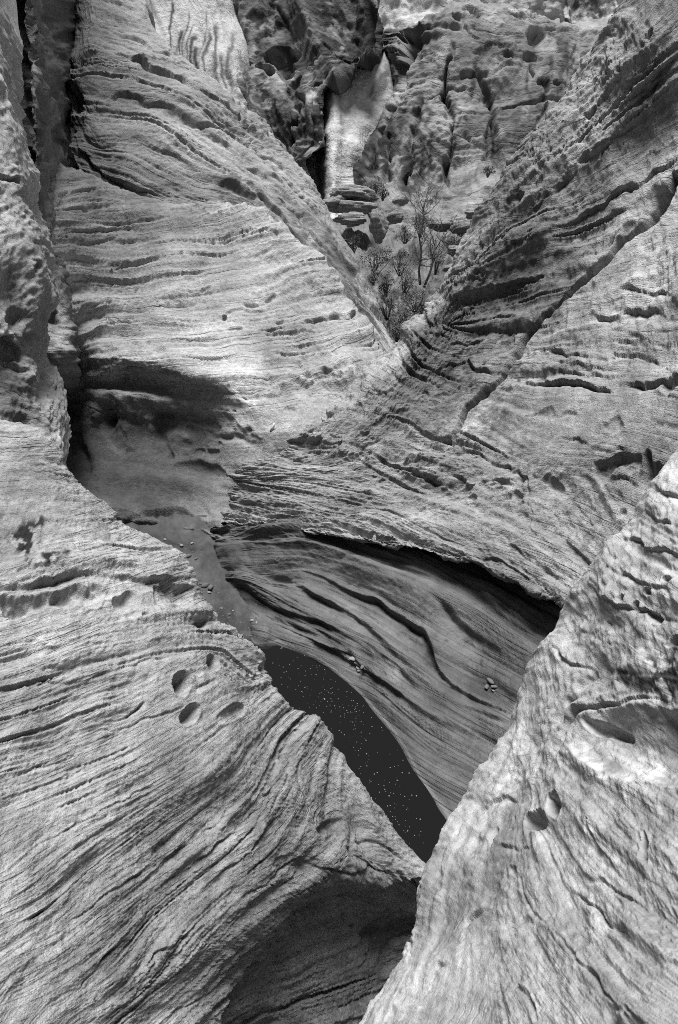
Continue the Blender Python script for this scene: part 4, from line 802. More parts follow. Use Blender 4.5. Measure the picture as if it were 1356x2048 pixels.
for pts, u, n, cu, re in (
    ([(580,1125),(640,1150),(700,1180),(750,1200),(800,1230),(845,1262),(858,1290),(866,1318),(882,1342),(905,1370),(950,1398),(1010,1420),(1060,1440)], 8, 20, 9, 26), ([(860,1188),(890,1216),(930,1252),(980,1288),(1060,1330)], 7, 15, 11, 24), ([(925,1165),(970,1195),(1020,1240),(1060,1275)], 7, 14, 11, 24), ([(470,1118),(520,1130),(580,1162),(640,1200),(700,1226),(750,1270),(800,1320),(850,1362)], 7, 13, 13, 26),
    ([(455,1160),(500,1190),(560,1220),(640,1248),(720,1280),(770,1315),(830,1370),(900,1410)], 7, 12, 13, 26), ([(460,1195),(520,1228),(600,1258),(680,1278),(740,1310),(800,1370)], 6, 10, 12, 22), ([(640,1135),(720,1165),(790,1205),(840,1245)], 3, 6, 5, 10), ([(500,1250),(540,1262),(600,1280),(660,1296),(700,1305),(740,1340),(770,1372)], 7, 16, 13, 20),
    ([(860,1195),(846,1215),(838,1240),(850,1262)], 3, 5, 4, 10), ([(640,1112),(680,1118),(722,1110)], 3, 6, 6, 10), ([(900,1400),(960,1428),(1030,1450)], 5, 8, 8, 18), ([(780,1385),(830,1392),(870,1402)], 3, 5, 6, 12), ([(700,1205),(780,1262),(850,1330)], 4, 6, 7, 14), ([(840,1420),(900,1455),(980,1490)], 4, 6, 9, 18), ([(480,1100),(540,1085),(590,1095)], 4, 6, 8, 14)):
    h.ledge(pts, up=u*.9, under=n*.95, reach=re*1.2, cut=cu*1.9, warp=2, softw=3 if n > 18 else 7)
h.stain(700, 1150, 60, 14, .7, 15, warp=8, edge=.7, patchy=.2, lam=6); h.stain(480, 1110, 40, 26, .6, 30, warp=8, edge=.7); h.stain(800, 1150, 100, 26, 1.1, 12, edge=.9); h.stain(930, 1300, 80, 22, 1.15, 38, edge=.9); h.stain(780, 1330, 60, 14, 1.35, 38, edge=.9); h.stain(690, 1320, 60, 12, 1.25, 14, edge=.8)
for x, y, r_ in ((870,1275,40),(900,1240,30),(950,1290,40),(840,1330,24)): h.stain(x, y, r_, 10, .5, 35, warp=14, edge=.7, patchy=-.2, lam=5)
zz = h.P[..., 2]
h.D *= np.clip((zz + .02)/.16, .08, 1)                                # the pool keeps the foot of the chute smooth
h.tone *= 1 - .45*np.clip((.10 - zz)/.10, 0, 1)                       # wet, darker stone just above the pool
h.tone *= 1 + 1.2*np.exp(-((zz - .016)/.007)**2)                      # pale scum line
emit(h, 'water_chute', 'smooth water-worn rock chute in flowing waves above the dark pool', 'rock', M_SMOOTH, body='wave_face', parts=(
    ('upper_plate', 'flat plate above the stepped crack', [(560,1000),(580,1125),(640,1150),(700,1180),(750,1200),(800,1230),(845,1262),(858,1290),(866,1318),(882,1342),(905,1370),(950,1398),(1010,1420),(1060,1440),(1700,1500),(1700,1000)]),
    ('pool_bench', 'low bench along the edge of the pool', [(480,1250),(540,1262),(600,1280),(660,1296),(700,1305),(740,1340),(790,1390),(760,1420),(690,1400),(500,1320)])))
print('grids', [r.sh for r in (a, b, c, d, e, f, g, h)], sum(r.sh[0]*r.sh[1]*2 for r in (a, b, c, d, e, f, g, h)))
# ------------------------------------------------------------------ far end of the canyon
k = far_dome(); k.tone *= .64
k.flow([(900,60,10),(1000,40,15),(850,120,-20),(900,200,2),(1000,200,0),(900,300,4),(1000,300,-8),(1080,300,-20),(760,300,80),(740,330,80),(830,320,70),(850,420,20),(1100,150,10)])
k.mottle(.2, .15, 40, 12); k.blocks(34, 4, edge=.3); k.lumps(30, 3, .3); k.beds(2, 26, .7, 1, crack=2.2, thr=.7); k.beds(5, 50, 1.2, 2, crack=3.5, thr=.9, tone=.10, patchy=.7); k.beds(10, 60, 1.2, 3, step=.8, patchy=.7); k.lumps(4, .6, .5, 4)
k.pit(818, 95, 20, 52, 60, 14, warp=4, sharp=2.2); k.pit(800, 140, 12, 26, 30, 20, warp=4)
for pts, w_, dp in (([(905,90),(900,130),(896,180),(894,240),(898,300),(900,360)], 4, 22), ([(945,130),(965,165),(982,200),(985,240),(980,260)], 6, 22), ([(985,250),(990,290),(994,330)], 5, 16), ([(975,250),(972,290),(970,330)], 3, 12), ([(850,190),(900,175),(950,165)], 3, 8), ([(1000,215),(1050,212),(1100,208),(1130,205)], 3, 12), ([(1065,130),(1085,170),(1096,200)], 3, 14), ([(1095,215),(1085,240),(1060,265)], 4, 14), ([(900,20),(930,50),(960,70)], 4, 12), ([(790,200),(770,240),(745,290),(740,340)], 7, 22), ([(840,180),(835,240),(820,300),(815,360)], 5, 18), ([(780,260),(770,320),(775,370)], 6, 20), ([(920,250),(950,290),(975,310)], 3, 8)):
    k.crack(pts, w=w_, depth=dp, warp=5)
for p in ((1075,72,24,14,22,0),(1000,100,20,10,12,0),(1010,118,10,8,10,0),(1060,120,18,9,12,0),(960,100,26,12,12,0),(1040,30,30,8,10,10),(940,25,26,10,12,30),(910,60,24,8,8,0),(1110,170,10,8,14,0)): k.pit(p[0], p[1], p[2], p[3], p[4], ang=p[5], warp=5, sharp=2)
k.ledge([(830,150),(870,142),(905,150),(950,145),(1000,138),(1060,135)], up=5, under=7, reach=12)
for q in ((750,300,40,70,.15,20,.9),(790,290,26,90,.2,0,.7),(830,330,34,70,.25,0,.7),(1040,250,50,90,.6,0,.1),(975,200,18,60,.35,-10,.4),(985,300,14,60,.4,0,.3),(900,260,7,120,.3,0,.6),(820,95,20,55,.35,14,.9),(860,380,60,30,.55,0,.3),(1090,230,30,60,.6,0,.2),(1010,110,60,24,.6,0,.1),(720,330,14,30,.3,0,.6)):  # one patch is darker inside the arched slot
    k.stain(q[0], q[1], q[2], q[3], q[4], q[5], warp=14, edge=.5, patchy=q[6], lam=9)
k.stain(960, 50, 130, 40, 1.25, 8, edge=.8); k.stain(940, 260, 30, 60, 1.1, edge=.8); k.stain(870, 230, 26, 60, 1.1, edge=.9)
for x, y, w_, l_, v in ((897,90,4,290,.2),(984,180,6,170,.18),(972,240,3,100,.3),(745,230,9,140,.12),(765,240,8,140,.15),(785,200,6,130,.2),(838,170,7,200,.25),(858,200,5,180,.35),(1092,120,4,120,.25),(1060,130,4,90,.4),(945,120,5,90,.3),(815,280,6,110,.25),(725,280,7,90,.15),(1120,60,10,160,.3)): k.streak(x, y, w_, l_, v)
k.tone = np.maximum(k.tone, .05)
emit(k, 'far_dome', 'weathered rounded cliff with dark cracks and varnish beyond the notch', 'rock', M_FAR)

k = varnished_cliff(); k.tone *= .5; k.lamina *= .3
k.flow([(520,50,80),(600,100,60),(700,50,60),(620,230,85),(540,250,70),(480,100,80),(640,300,0)])
k.mottle(.25, .2, 30, 10); k.beds(22, 60, 3, 7, step=4, patchy=.3); k.beds(3, 22, .9, 1, crack=3); k.beds(8, 40, 1.5, 2, crack=6, tone=.15); k.lumps(4, .6, .5, 4)
for p in ((567,115,24,36,34,8),(528,132,11,18,26,0),(600,70,14,30,8,0),(640,205,14,26,8,0),(590,180,10,40,12,20)): k.pit(p[0], p[1], p[2], p[3], p[4], ang=p[5], warp=5, sharp=2.4)
for pts, w_, dp in (([(466,10),(480,50),(490,90),(505,130)], 5, 26), ([(590,200),(585,250),(588,300)], 6, 24), ([(604,180),(600,230),(608,290)], 5, 18), ([(620,290),(650,288)], 5, 14), ([(700,60),(740,90),(760,110)], 5, 12), ([(560,0),(575,60),(590,110)], 4, 10), ([(650,90),(690,120),(720,128)], 5, 12), ([(625,160),(640,175),(652,180)], 5, 16)):
    k.crack(pts, w=w_, depth=dp, warp=5)
for q in ((690,50,90,110,.14,0,.75,12),(560,40,60,70,.18,0,.45,9),(560,260,60,120,.2,0,.65,10),(630,230,24,80,.16,0,.9,10),(510,200,40,80,.3,0,.1,8),(640,120,60,60,.25,0,.3,10),(760,60,20,80,.2,0,.6,8),(490,150,20,60,.5,0,0,8),(540,90,40,30,.4,0,.2,7)):
    k.stain(q[0], q[1], q[2], q[3], q[4], q[5], warp=16, edge=.45, patchy=q[6], lam=q[7])
k.stain(598, 60, 16, 50, 1.35, 0, warp=10, edge=.5); k.stain(505, 60, 22, 24, 1.7, 0, warp=10, edge=.5); k.stain(510, 95, 14, 26, 1.5, 0, warp=8, edge=.5); k.stain(570, 145, 30, 12, 1.5, 0, warp=12, edge=.5); k.stain(612, 200, 10, 26, 1.6, 20, warp=8, edge=.6)
k.tone = np.maximum(k.tone, .06)
emit(k, 'varnished_cliff', 'black-stained cliff with arched hollows hanging over the pale recess', 'rock', M_FAR)

k = pale_recess()
k.flow([(700,200,88),(660,300,88),(720,340,0),(760,150,80)])
k.lumps(20, 3, .5); k.beds(3, 30, .6, 1, crack=1.2); k.lumps(4, .5, .6, 4)
k.tone *= 1.7
for x, y, w_, l_, v in ((668,165,2.5,110,.7),(682,165,4,130,.6),(700,160,2,90,.75),(712,150,5,110,.82),(740,135,3,70,.8),(655,170,3,70,.75),(690,290,2,40,.7)): k.streak(x, y, w_, l_, v)
k.stain(770, 170, 22, 50, .4, 20, warp=12, edge=.5, patchy=.2); k.stain(650, 360, 40, 20, .75, warp=12, edge=.6, patchy=0); k.stain(720, 330, 40, 30, .8, warp=12, edge=.6, patchy=-.2)
emit(k, 'pale_recess', 'pale smooth recess wall with dark water streaks beyond the notch', 'rock', M_FAR)

k = pale_cliff()
k.flow([(340,30,70),(400,100,75),(440,50,70),(460,200,60)])
k.lumps(30, 4, .3); k.beds(3, 30, .8, 1, crack=1.5); k.beds(7, 50, 1.6, 2, crack=3); k.tone *= 1.55
for x, y, w_, l_, v in ((345,-10,2.5,150,.15),(366,60,5,60,.12),(374,20,2,140,.3),(392,70,4,110,.14),(403,95,6,70,.12),(418,60,3,120,.2),(384,50,2,120,.3),(431,40,4,150,.25),(358,90,3,60,.3),(446,100,5,110,.3),(411,20,2,120,.4),(460,60,4,160,.35)): k.streak(x, y, w_, l_, v)
k.stain(470, 150, 26, 40, .45, 0, warp=14, edge=.6, patchy=.2); k.stain(480, 240, 40, 70, .4, 0, warp=14, edge=.6, patchy=.4)
emit(k, 'pale_cliff', 'bright cliff with thin black runs at the top left behind the dome', 'rock', M_FAR)

k = streaked_cliff()
k.flow([(1150,50,85),(1200,80,86),(1130,150,75)])
k.lumps(16, 6, .5); k.beds(5, 60, 2.4, 1, crack=4, thr=.7); k.beds(12, 90, 5, 2); k.lumps(4, .9, .6, 4)
k.stain(1140, 40, 34, 70, .15, 0, warp=12, edge=.5, patchy=.7); k.stain(1130, 140, 26, 50, .35, 0, warp=12, edge=.5, patchy=.3); k.stain(1240, 40, 14, 40, .6, 0, edge=.7)
k.tone *= 1.4
for x, y, w_, l_, v in ((1196,10,5,110,.25),(1210,30,5,100,.2),(1180,60,4,80,.35),(1225,-20,4,90,.4),(1168,-20,4,70,.3)): k.streak(x, y, w_, l_, v)
emit(k, 'streaked_cliff', 'cliff striped with upright dark and white runs behind the right ridge', 'rock', M_FAR)

k = rim_cliff()
k.flow([(780,30,80),(950,0,20),(1050,0,10)])
k.lumps(16, 5, .5); k.beds(4, 30, 2, 1, crack=4); k.tone *= 1.6; k.stain(1000, 0, 60, 14, .5, 10, warp=14, edge=.6, patchy=.2); k.stain(770, 60, 20, 30, .5, 0, warp=10, edge=.6, patchy=.1)
emit(k, 'rim_cliff', 'bright farthest cliff at the top centre above the weathered dome', 'rock', M_FAR)

k = canyon_floor()
k.flow([(700,450,20),(800,500,0),(900,500,-30)])
k.lumps(24, 8, .55); k.lumps(8, 4, .6, 3); k.beds(6, 18, 2.5, 1, crack=3); k.lumps(3, 1.2, .5, 6)
k.tone *= .5; k.stain(800, 600, 200, 140, .45, 0, warp=20, edge=.7, patchy=.3, lam=8)
emit(k, 'canyon_floor', 'rubbly canyon floor under the shrubs beyond the notch', 'ground', M_FAR, kind='structure')

k = sand_floor()
k.tone *= .34; k.mottle(.14, .12, 30, 8); k.lumps(20, 1.6, .5); k.lumps(6, 1.6, .6, 2); k.lumps(2, .6, .5, 3); k.stain(330, 1080, 80, 30, .6, 10, warp=10, edge=.8); k.stain(440, 1230, 60, 40, .6, 40, warp=10, edge=.8); k.stain(500, 1280, 60, 16, .5, 20, edge=.8)  # overall tone lowered to paint in slot shade; the patches are damp
emit(k, 'sand_floor', 'damp sand, slot shade in its colour, on the slot floor between the alcove and the pool', 'sand', M_SAND, kind='structure')

# ------------------------------------------------------------------ plain meshes
def simple(name, verts, faces, mat, parent=None, smooth=True):
    me = bpy.data.meshes.new(name); me.from_pydata([tuple(v) for v in verts], [], faces); me.update()
    if smooth: me.polygons.foreach_set('use_smooth', [True]*len(me.polygons))
    me.materials.append(mat)
    o = bpy.data.objects.new(name, me); C.objects.link(o)
    if parent: o.parent = parent
    return o
def flat_mat(name, col, rough=.8, noise=0.0, scale=10):
    m, nt, p = nodes_mat(name)
    p.inputs['Roughness'].default_value = rough; p.inputs['Base Color'].default_value = (col, col, col, 1); p.inputs['Specular IOR Level'].default_value = .5
    if noise:
        tc = nt.nodes.new('ShaderNodeTexCoord'); n = nt.nodes.new('ShaderNodeTexNoise'); n.inputs['Scale'].default_value = scale; n.inputs['Detail'].default_value = 6
        mr = nt.nodes.new('ShaderNodeMapRange'); mr.inputs[1].default_value = .3; mr.inputs[2].default_value = .7; mr.inputs[3].default_value = col*(1 - noise); mr.inputs[4].default_value = col*(1 + noise)
        nt.links.new(tc.outputs['Object'], n.inputs['Vector']); nt.links.new(n.outputs[0], mr.inputs[0]); nt.links.new(mr.outputs[0], p.inputs['Base Color'])
        b = nt.nodes.new('ShaderNodeBump'); b.inputs['Strength'].default_value = .6; b.inputs['Distance'].default_value = .3/scale; nt.links.new(n.outputs[0], b.inputs['Height']); nt.links.new(b.outputs[0], p.inputs['Normal'])
    return m
M_WATER, nt, p = nodes_mat('murky_water')
wb = nt.nodes.new('ShaderNodeBump'); wnz = nt.nodes.new('ShaderNodeTexNoise'); wnz.inputs['Scale'].default_value = 5; wb.inputs['Strength'].default_value = .06; wb.inputs['Distance'].default_value = .05
nt.links.new(wnz.outputs[0], wb.inputs['Height']); nt.links.new(wb.outputs[0], p.inputs['Normal'])
p.inputs['Base Color'].default_value = (.006, .006, .006, 1); p.inputs['Roughness'].default_value = .04; p.inputs['IOR'].default_value = 1.33; p.inputs['Specular IOR Level'].default_value = .5
M_SPECK = flat_mat('pale_petal', .14, .8); M_GROUND = flat_mat('desert_ground', .3, .9, .3, .4)
M_TWIG = flat_mat('bark', .07, .9, .3, 40); M_DRY = flat_mat('dry_twig', .09, .9, .2, 40)
LEAF = [flat_mat('leaf_dark', .022, .7, .3, 6), flat_mat('leaf_grey', .05, .7, .3, 6), flat_mat('leaf_pale', .10, .7, .3, 6)]
M_PEB = flat_mat('pebble_stone', .11, .8, .3, 30); M_PEBL = flat_mat('pale_pebble_stone', .22, .8, .3, 30); M_ROCKF = stone('boulder_sandstone', .26, 3, 16, .8, .1)

# water of the pool
pool_px = [(470,1262),(540,1268),(600,1280),(720,1330),(860,1500),(960,1650),(1010,1900),(980,2040),(700,2040),(560,1700),(420,1450),(400,1300)]
pv = [W(x, y, zd(y, 0)) for x, y in pool_px]
o = simple('pool_water', pv, [tuple(range(len(pv)))[::-1]], M_WATER); tag(o, 'dark still water of the pool at the bottom of the slot', 'water', kind='structure')
# specks floating on it
rng = random.Random(4)
vs, fs = [], []
edge = [(540,1300),(600,1302),(650,1332),(692,1368),(735,1415),(770,1455),(800,1495),(820,1540),(850,1595),(885,1640)]
def inside_pool(x, y):
    return x < np.interp(y, [q[1] for q in edge], [q[0] for q in edge]) - 4
n = 0
clusters = [(640,1390,45,28,120),(620,1345,40,18,40),(690,1420,35,30,60),(720,1490,30,40,60),(760,1560,35,50,60),(800,1620,35,40,60),(830,1690,25,30,20),(600,1330,40,16,25),(700,1360,10,20,8)]
for (cx_, cy_, sx, sy, cnt) in clusters:
    for _ in range(int(cnt*.75)):
        x, y = rng.gauss(cx_, sx), rng.gauss(cy_, sy)
        if y < 1305 or y > 1720 or not inside_pool(x, y): continue
        c_ = W(x, y, zd(y, .003)); r_ = rng.uniform(.0013, .0055); b0 = len(vs); m_ = 6; ph = rng.random()*6; el = rng.uniform(.55, 1)
        for i in range(m_):
            t = ph + i*2*math.pi/m_; vs.append((c_[0] + r_*math.cos(t), c_[1] + r_*el*math.sin(t), .003 + .001*math.sin(t)))
        vs.append((c_[0], c_[1], .0055))
        for i in range(m_): fs.append((b0 + i, b0 + (i + 1) % m_, b0 + m_))
o = simple('floating_specks', vs, fs, M_SPECK); tag(o, 'pale specks of plant litter floating on the dark pool', 'litter', kind='stuff')

# wide ground below everything
g_ = 2500
o = simple('ground', [(-g_, -g_, -.7), (g_, -g_, -.7), (g_, g_, -.7), (-g_, g_, -.7)], [(0, 1, 2, 3)], M_GROUND); tag(o, 'desert ground far below the slot', 'ground', kind='structure')

# stones
def pebble_mesh(seed, nseg=3, squash=.6, rough=.25, cuts=7):
    import bmesh
    bm = bmesh.new(); bmesh.ops.create_icosphere(bm, subdivisions=nseg, radius=1)
    r = random.Random(seed)
    planes = [(Vector((r.gauss(0, 1), r.gauss(0, 1), r.gauss(0, .8))).normalized(), r.uniform(.55, .9)) for _ in range(cuts)]
    from mathutils import noise
    off = Vector((r.random()*50, r.random()*50, r.random()*50))
    for v in bm.verts:
        co = v.co.copy()
        for nrm, dd in planes:
            t = co.dot(nrm)
            if t > dd: co -= nrm*(t - dd)*.9
        co *= 1 + rough*.35*noise.noise(co*1.6 + off) + rough*.15*noise.noise(co*5 + off)
        co.z *= squash; v.co = co
    me = bpy.data.meshes.new('stone'); bm.to_mesh(me); bm.free()
    me.polygons.foreach_set('use_smooth', [True]*len(me.polygons))
    return me
PEB = [pebble_mesh(s_, 2) for s_ in range(5)]
def stone_at(name, label, cat, loc, size, mesh, mat, rz=0, group=None, asp=(1, .8, .8), tilt=0):
    me = mesh
    if me.users and me.materials and me.materials[0] != mat: me = mesh.copy(); me.materials.clear()
    if not me.materials: me.materials.append(mat)
    o = bpy.data.objects.new(name, me); C.objects.link(o)
    o.location = loc; o.scale = (size*asp[0], size*asp[1], size*asp[2]); o.rotation_euler = (tilt, 0, rz)
    return tag(o, label, cat, group)

from mathutils.bvhtree import BVHTree
bpy.context.view_layer.update()
dg = bpy.context.evaluated_depsgraph_get()
def hit(px, py):
    """where the view through photo position (px, py) meets the stone"""
    d1 = Vector(W(px, py, 1.0)) - Vector((0, 0, CAM_Z))
    ok, loc, nor, i, ob, m = sc.ray_cast(dg, Vector((0, 0, CAM_Z)), d1.normalized())
    return (loc, nor) if ok else (Vector(W(px, py, 7.0)), Vector((0, 0, 1)))
GP = 'pebbles on the sand'
for i, (x, y, s_, lb, m_) in enumerate((
    (376,1113,7,'flat grey pebble on the sand close under the pale slope',M_PEB),(392,1118,4,'tiny pebble beside the flat pebble on the sand',M_PEB),(363,1092,5,'pale pebble at the back of the sand strip',M_PEBL),(384,1087,4,'small pebble at the far end of the sand strip',M_PEBL),(330,1080,4,'leftmost pebble in the alcove sand',M_PEBL),
    (410,1172,9,'broad flat dark stone in the cluster half way along the sand',M_PEB),(421,1176,8,'darkest rounded stone in the cluster half way along the sand',M_PEB),(418,1186,5,'small pale stone in front of the dark stones on the sand',M_PEBL),(402,1168,4,'small stone behind the flat dark stone on the sand',M_PEB),
    (443,1218,5,'dark stone near the narrow end of the sand',M_PEB),(459,1229,4,'small dark stone nearest the pool on the sand',M_PEB),(513,1246,4,'white pebble at the foot of the chute by the pool',M_PEBL),(504,1242,5,'pale chip beside the white pebble at the chute foot',M_PEBL),(466,1222,3,'tiny pale chip at the narrow end of the sand',M_PEBL))):
    L_, N_ = hit(x, y); sz = s_*L_.length*0 + s_*(Vector(L_) - Vector((0, 0, CAM_Z))).length/FPX
    stone_at('pebble', lb, 'pebble', L_ + Vector((0, 0, sz*.2)), sz, PEB[i % 5], m_, i*1.3, GP)
gv, gf = [], []
for _ in range(420):
    y_ = rng.uniform(1075, 1275); x_ = rng.gauss(np.interp(y_, [1075, 1150, 1275], [370, 412, 490]), 26)
    L_, N_ = hit(x_, y_)
    if L_.z > .3: continue
    q_ = rng.uniform(.004, .013)
    b0 = len(gv); ph = rng.random()*6
    for i in range(5): gv.append(L_ + Vector((q_*math.cos(ph + i*1.257)*rng.uniform(.7, 1.2), q_*math.sin(ph + i*1.257)*rng.uniform(.7, 1.2), -.002)))
    gv.append(L_ + Vector((0, 0, q_*.7)))
    for i in range(5): gf.append((b0 + i, b0 + (i + 1) % 5, b0 + 5))
tag(simple('gravel', gv, gf, M_PEB, smooth=False), 'fine dark gravel scattered over the damp sand strip', 'gravel', kind='stuff')
GS = 'loose stones lying on the chute'
for i, (x, y, s_, lb, m_) in enumerate((
    (707,1320,9,'largest flat pale stone of the group on the pool bench',M_PEBL),(717,1336,5,'small stone in the middle of the group on the pool bench',M_PEBL),(726,1333,6,'darker stone at the right of the group on the pool bench',M_PEB),(719,1341,4,'smallest stone at the front of the group on the pool bench',M_PEBL),
    (982,1362,8,'topmost stone of the little pile on the chute plate',M_PEB),(975,1374,7,'left stone of the little pile on the chute plate',M_PEB),(991,1374,7,'right stone of the little pile on the chute plate',M_PEB),(986,1380,4,'lowest stone of the little pile on the chute plate',M_PEBL))):
    L_, N_ = hit(x, y); sz = s_*(Vector(L_) - Vector((0, 0, CAM_Z))).length/FPX
    stone_at('loose_stone', lb, 'stone', L_ + Vector(N_)*sz*.3, sz, PEB[(i + 2) % 5], m_, i*2.1, GS, (1.15, .7, .55))
L_, N_ = hit(449, 634); stone_at('rock_chip', 'small square pale chip lodged on the middle of the broad slab', 'stone', L_ + Vector(N_)*.02, .05, PEB[1], M_PEBL, .4, None, (.8, .8, 1.4))

def tube(vs, fs, pts, r0, r1, m_=6):
    """tapered tube through points, appended to vs and fs"""
    b0 = len(vs); n_ = len(pts)
    for k_, p_ in enumerate(pts):
        p_ = Vector(p_); t = (Vector(pts[min(k_ + 1, n_ - 1)]) - Vector(pts[max(k_ - 1, 0)])).normalized()
        u = t.cross(Vector((.3, .9, .2))).normalized(); w = t.cross(u)
        r_ = r0 + (r1 - r0)*k_/(n_ - 1)
        for i in range(m_):
            a_ = 2*math.pi*i/m_; vs.append(p_ + u*r_*math.cos(a_) + w*r_*math.sin(a_))
    for k_ in range(n_ - 1):
        for i in range(m_):
            fs.append((b0 + k_*m_ + i, b0 + k_*m_ + (i + 1) % m_, b0 + (k_ + 1)*m_ + (i + 1) % m_, b0 + (k_ + 1)*m_ + i))
    fs.append(tuple(b0 + i for i in range(m_))[::-1]); fs.append(tuple(b0 + (n_ - 1)*m_ + i for i in range(m_)))
A_, N_ = hit(542, 862); B_ = Vector(W(549, 846, (A_.y*CT - (A_.z - CAM_Z)*ST) - .03))
vs, fs = [], []; tube(vs, fs, [A_ + Vector((0, 0, .0)), A_.lerp(B_, .5) + Vector((.006, 0, 0)), B_], .022, .014)
tag(simple('stick', vs, fs, flat_mat('bleached_wood', .5, .8, .2, 30)), 'short bleached stick lying above the notch of the smooth saddle', 'stick')

# boulders beyond the notch
BIG = [pebble_mesh(20 + s_, 4, .8, .6, 10) for s_ in range(5)]
for me in BIG:
    at = me.attributes.new('tone', 'FLOAT', 'POINT')
    zs = np.zeros(len(me.vertices)*3); me.vertices.foreach_get('co', zs); zs = zs.reshape(-1, 3)
    band = .85 + .3*np.sin(zs[:, 2]*22 + zs[:, 0]*3)*.5
    at.data.foreach_set('value', band.astype(np.float32))
    N3 = np.zeros(len(me.vertices)*3); me.vertices.foreach_get('normal', N3); N3 = N3.reshape(-1, 3)
    zs += N3*(.035*np.sign(np.sin(zs[:, 2]*26 + zs[:, 0]*4)))[:, None]
    me.vertices.foreach_set('co', zs.ravel()); me.update()
GB = 'boulders on the canyon floor'
for i, (x, y, d_, w_, hh, rz, lb) in enumerate((
    (712,388,19.5,52,20,.2,'long overhanging layered slab boulder below the pale recess'),(668,408,19.2,30,18,.5,'boulder at the left end of the long slab boulder'),(712,412,19.3,44,18,.1,'dark boulder under the long slab boulder'),(700,438,18.2,40,14,.3,'pale flat boulder in front of the slab boulders'),(757,455,17.8,26,34,1.2,'tall upright boulder in the middle of the canyon floor'),(785,436,18.4,26,18,2.0,'blocky boulder behind the tall upright boulder'),
    (880,450,18.2,32,14,.8,'low boulder behind the bare tree'),(925,452,17.8,28,22,1.9,'boulder at the foot of the right ridge'),(945,475,17.2,26,16,.4,'flat boulder against the right ridge'),(915,505,16.4,30,14,1.1,'pale boulder beside the dark shrub by the right ridge'),(905,535,15.6,26,12,2.2,'small boulder below the right ridge, nearest of its row'),(960,430,19,36,24,.6,'large boulder above the right ridge shrubs'),(800,400,20.5,22,12,1.5,'farthest boulder at the cliff foot'),(1010,400,19.5,40,20,.9,'boulder half hidden behind the right ridge'))):
    o = stone_at('boulder', lb, 'boulder', W(x, y, d_), w_*d_/FPX, BIG[i % 5], M_ROCKF, rz, GB, (1, .8, 1.15*hh/w_))

# shrubs
def shrub(name, label, px, py, d_, rx, ry, leaf, seed, dense=1.0, group='shrubs on the canyon floor', cat='shrub', upright=.5):
    r = random.Random(seed); base = Vector(W(px, py + ry, d_)); s_ = d_/FPX
    root = bpy.data.objects.new(name, None); C.objects.link(root); root.location = base; root.empty_display_size = .2
    tag(root, label, cat, group)
    RX, H = rx*s_, 2*ry*s_
    sv, sf, lv, lf = [], [], [], []
    clumps = [(Vector((r.gauss(0, .5)*RX, r.gauss(0, .5)*RX, r.uniform(.25, .95)*H)), r.uniform(.14, .4)*RX) for _ in range(9)]
    for c_, cr in clumps:
        for j in range(int(60*dense)):
            q = c_ + Vector((r.gauss(0, 1), r.gauss(0, 1), r.gauss(0, .7)))*cr*.6
            if q.z < .02: continue
            ll = r.uniform(.02, .05)*(.6 + .5*RX); dr = Vector((r.gauss(0, 1), r.gauss(0, 1), r.gauss(.2, 1))).normalized(); sd = dr.cross(Vector((r.gauss(0, 1), r.gauss(0, 1), r.gauss(0, 1)))).normalized()*ll*.4
            b0 = len(lv); lv += [q - sd*.3, q + dr*ll*.5 - sd, q + dr*ll, q + dr*ll*.5 + sd]; lf.append((b0, b0 + 1, b0 + 2, b0 + 3))
    for k_ in range(int(7*dense) + 3):
        az = r.random()*2*math.pi; out = r.random()**.6*RX; top = Vector((math.cos(az)*out, math.sin(az)*out, H*(1 - .45*(out/RX)**2)*r.uniform(.65, 1.08)))
        st = Vector((top.x*.12, top.y*.12, -.05)); mid = st.lerp(top, .5) + Vector((r.uniform(-.1, .1), r.uniform(-.1, .1), r.uniform(0, .1)))*RX
        tube(sv, sf, [st, mid, top], .012 + .02*RX*.3, .004, 4)
        nl = int(40*dense)
        for j in range(nl):
            t = r.uniform(.25, 1.05); q = (st.lerp(mid, t*2) if t < .5 else mid.lerp(top, t*2 - 1)) + Vector((r.gauss(0, .26), r.gauss(0, .26), r.gauss(0, .2)))*RX
            if q.z < .02: continue
            ll = r.uniform(.025, .06)*(.6 + .5*RX); dr = Vector((r.gauss(0, 1), r.gauss(0, 1), r.gauss(upright, .8))).normalized(); sd = dr.cross(Vector((r.gauss(0, 1), r.gauss(0, 1), r.gauss(0, 1)))).normalized()*ll*.3
            b0 = len(lv); lv += [q - sd*.3, q + dr*ll*.5 - sd, q + dr*ll, q + dr*ll*.5 + sd]; lf.append((b0, b0 + 1, b0 + 2, b0 + 3))
    simple('stems', sv, sf, M_TWIG if leaf is not LEAF[2] else M_DRY, root); simple('foliage', lv, lf, leaf, root, smooth=False)
    return root
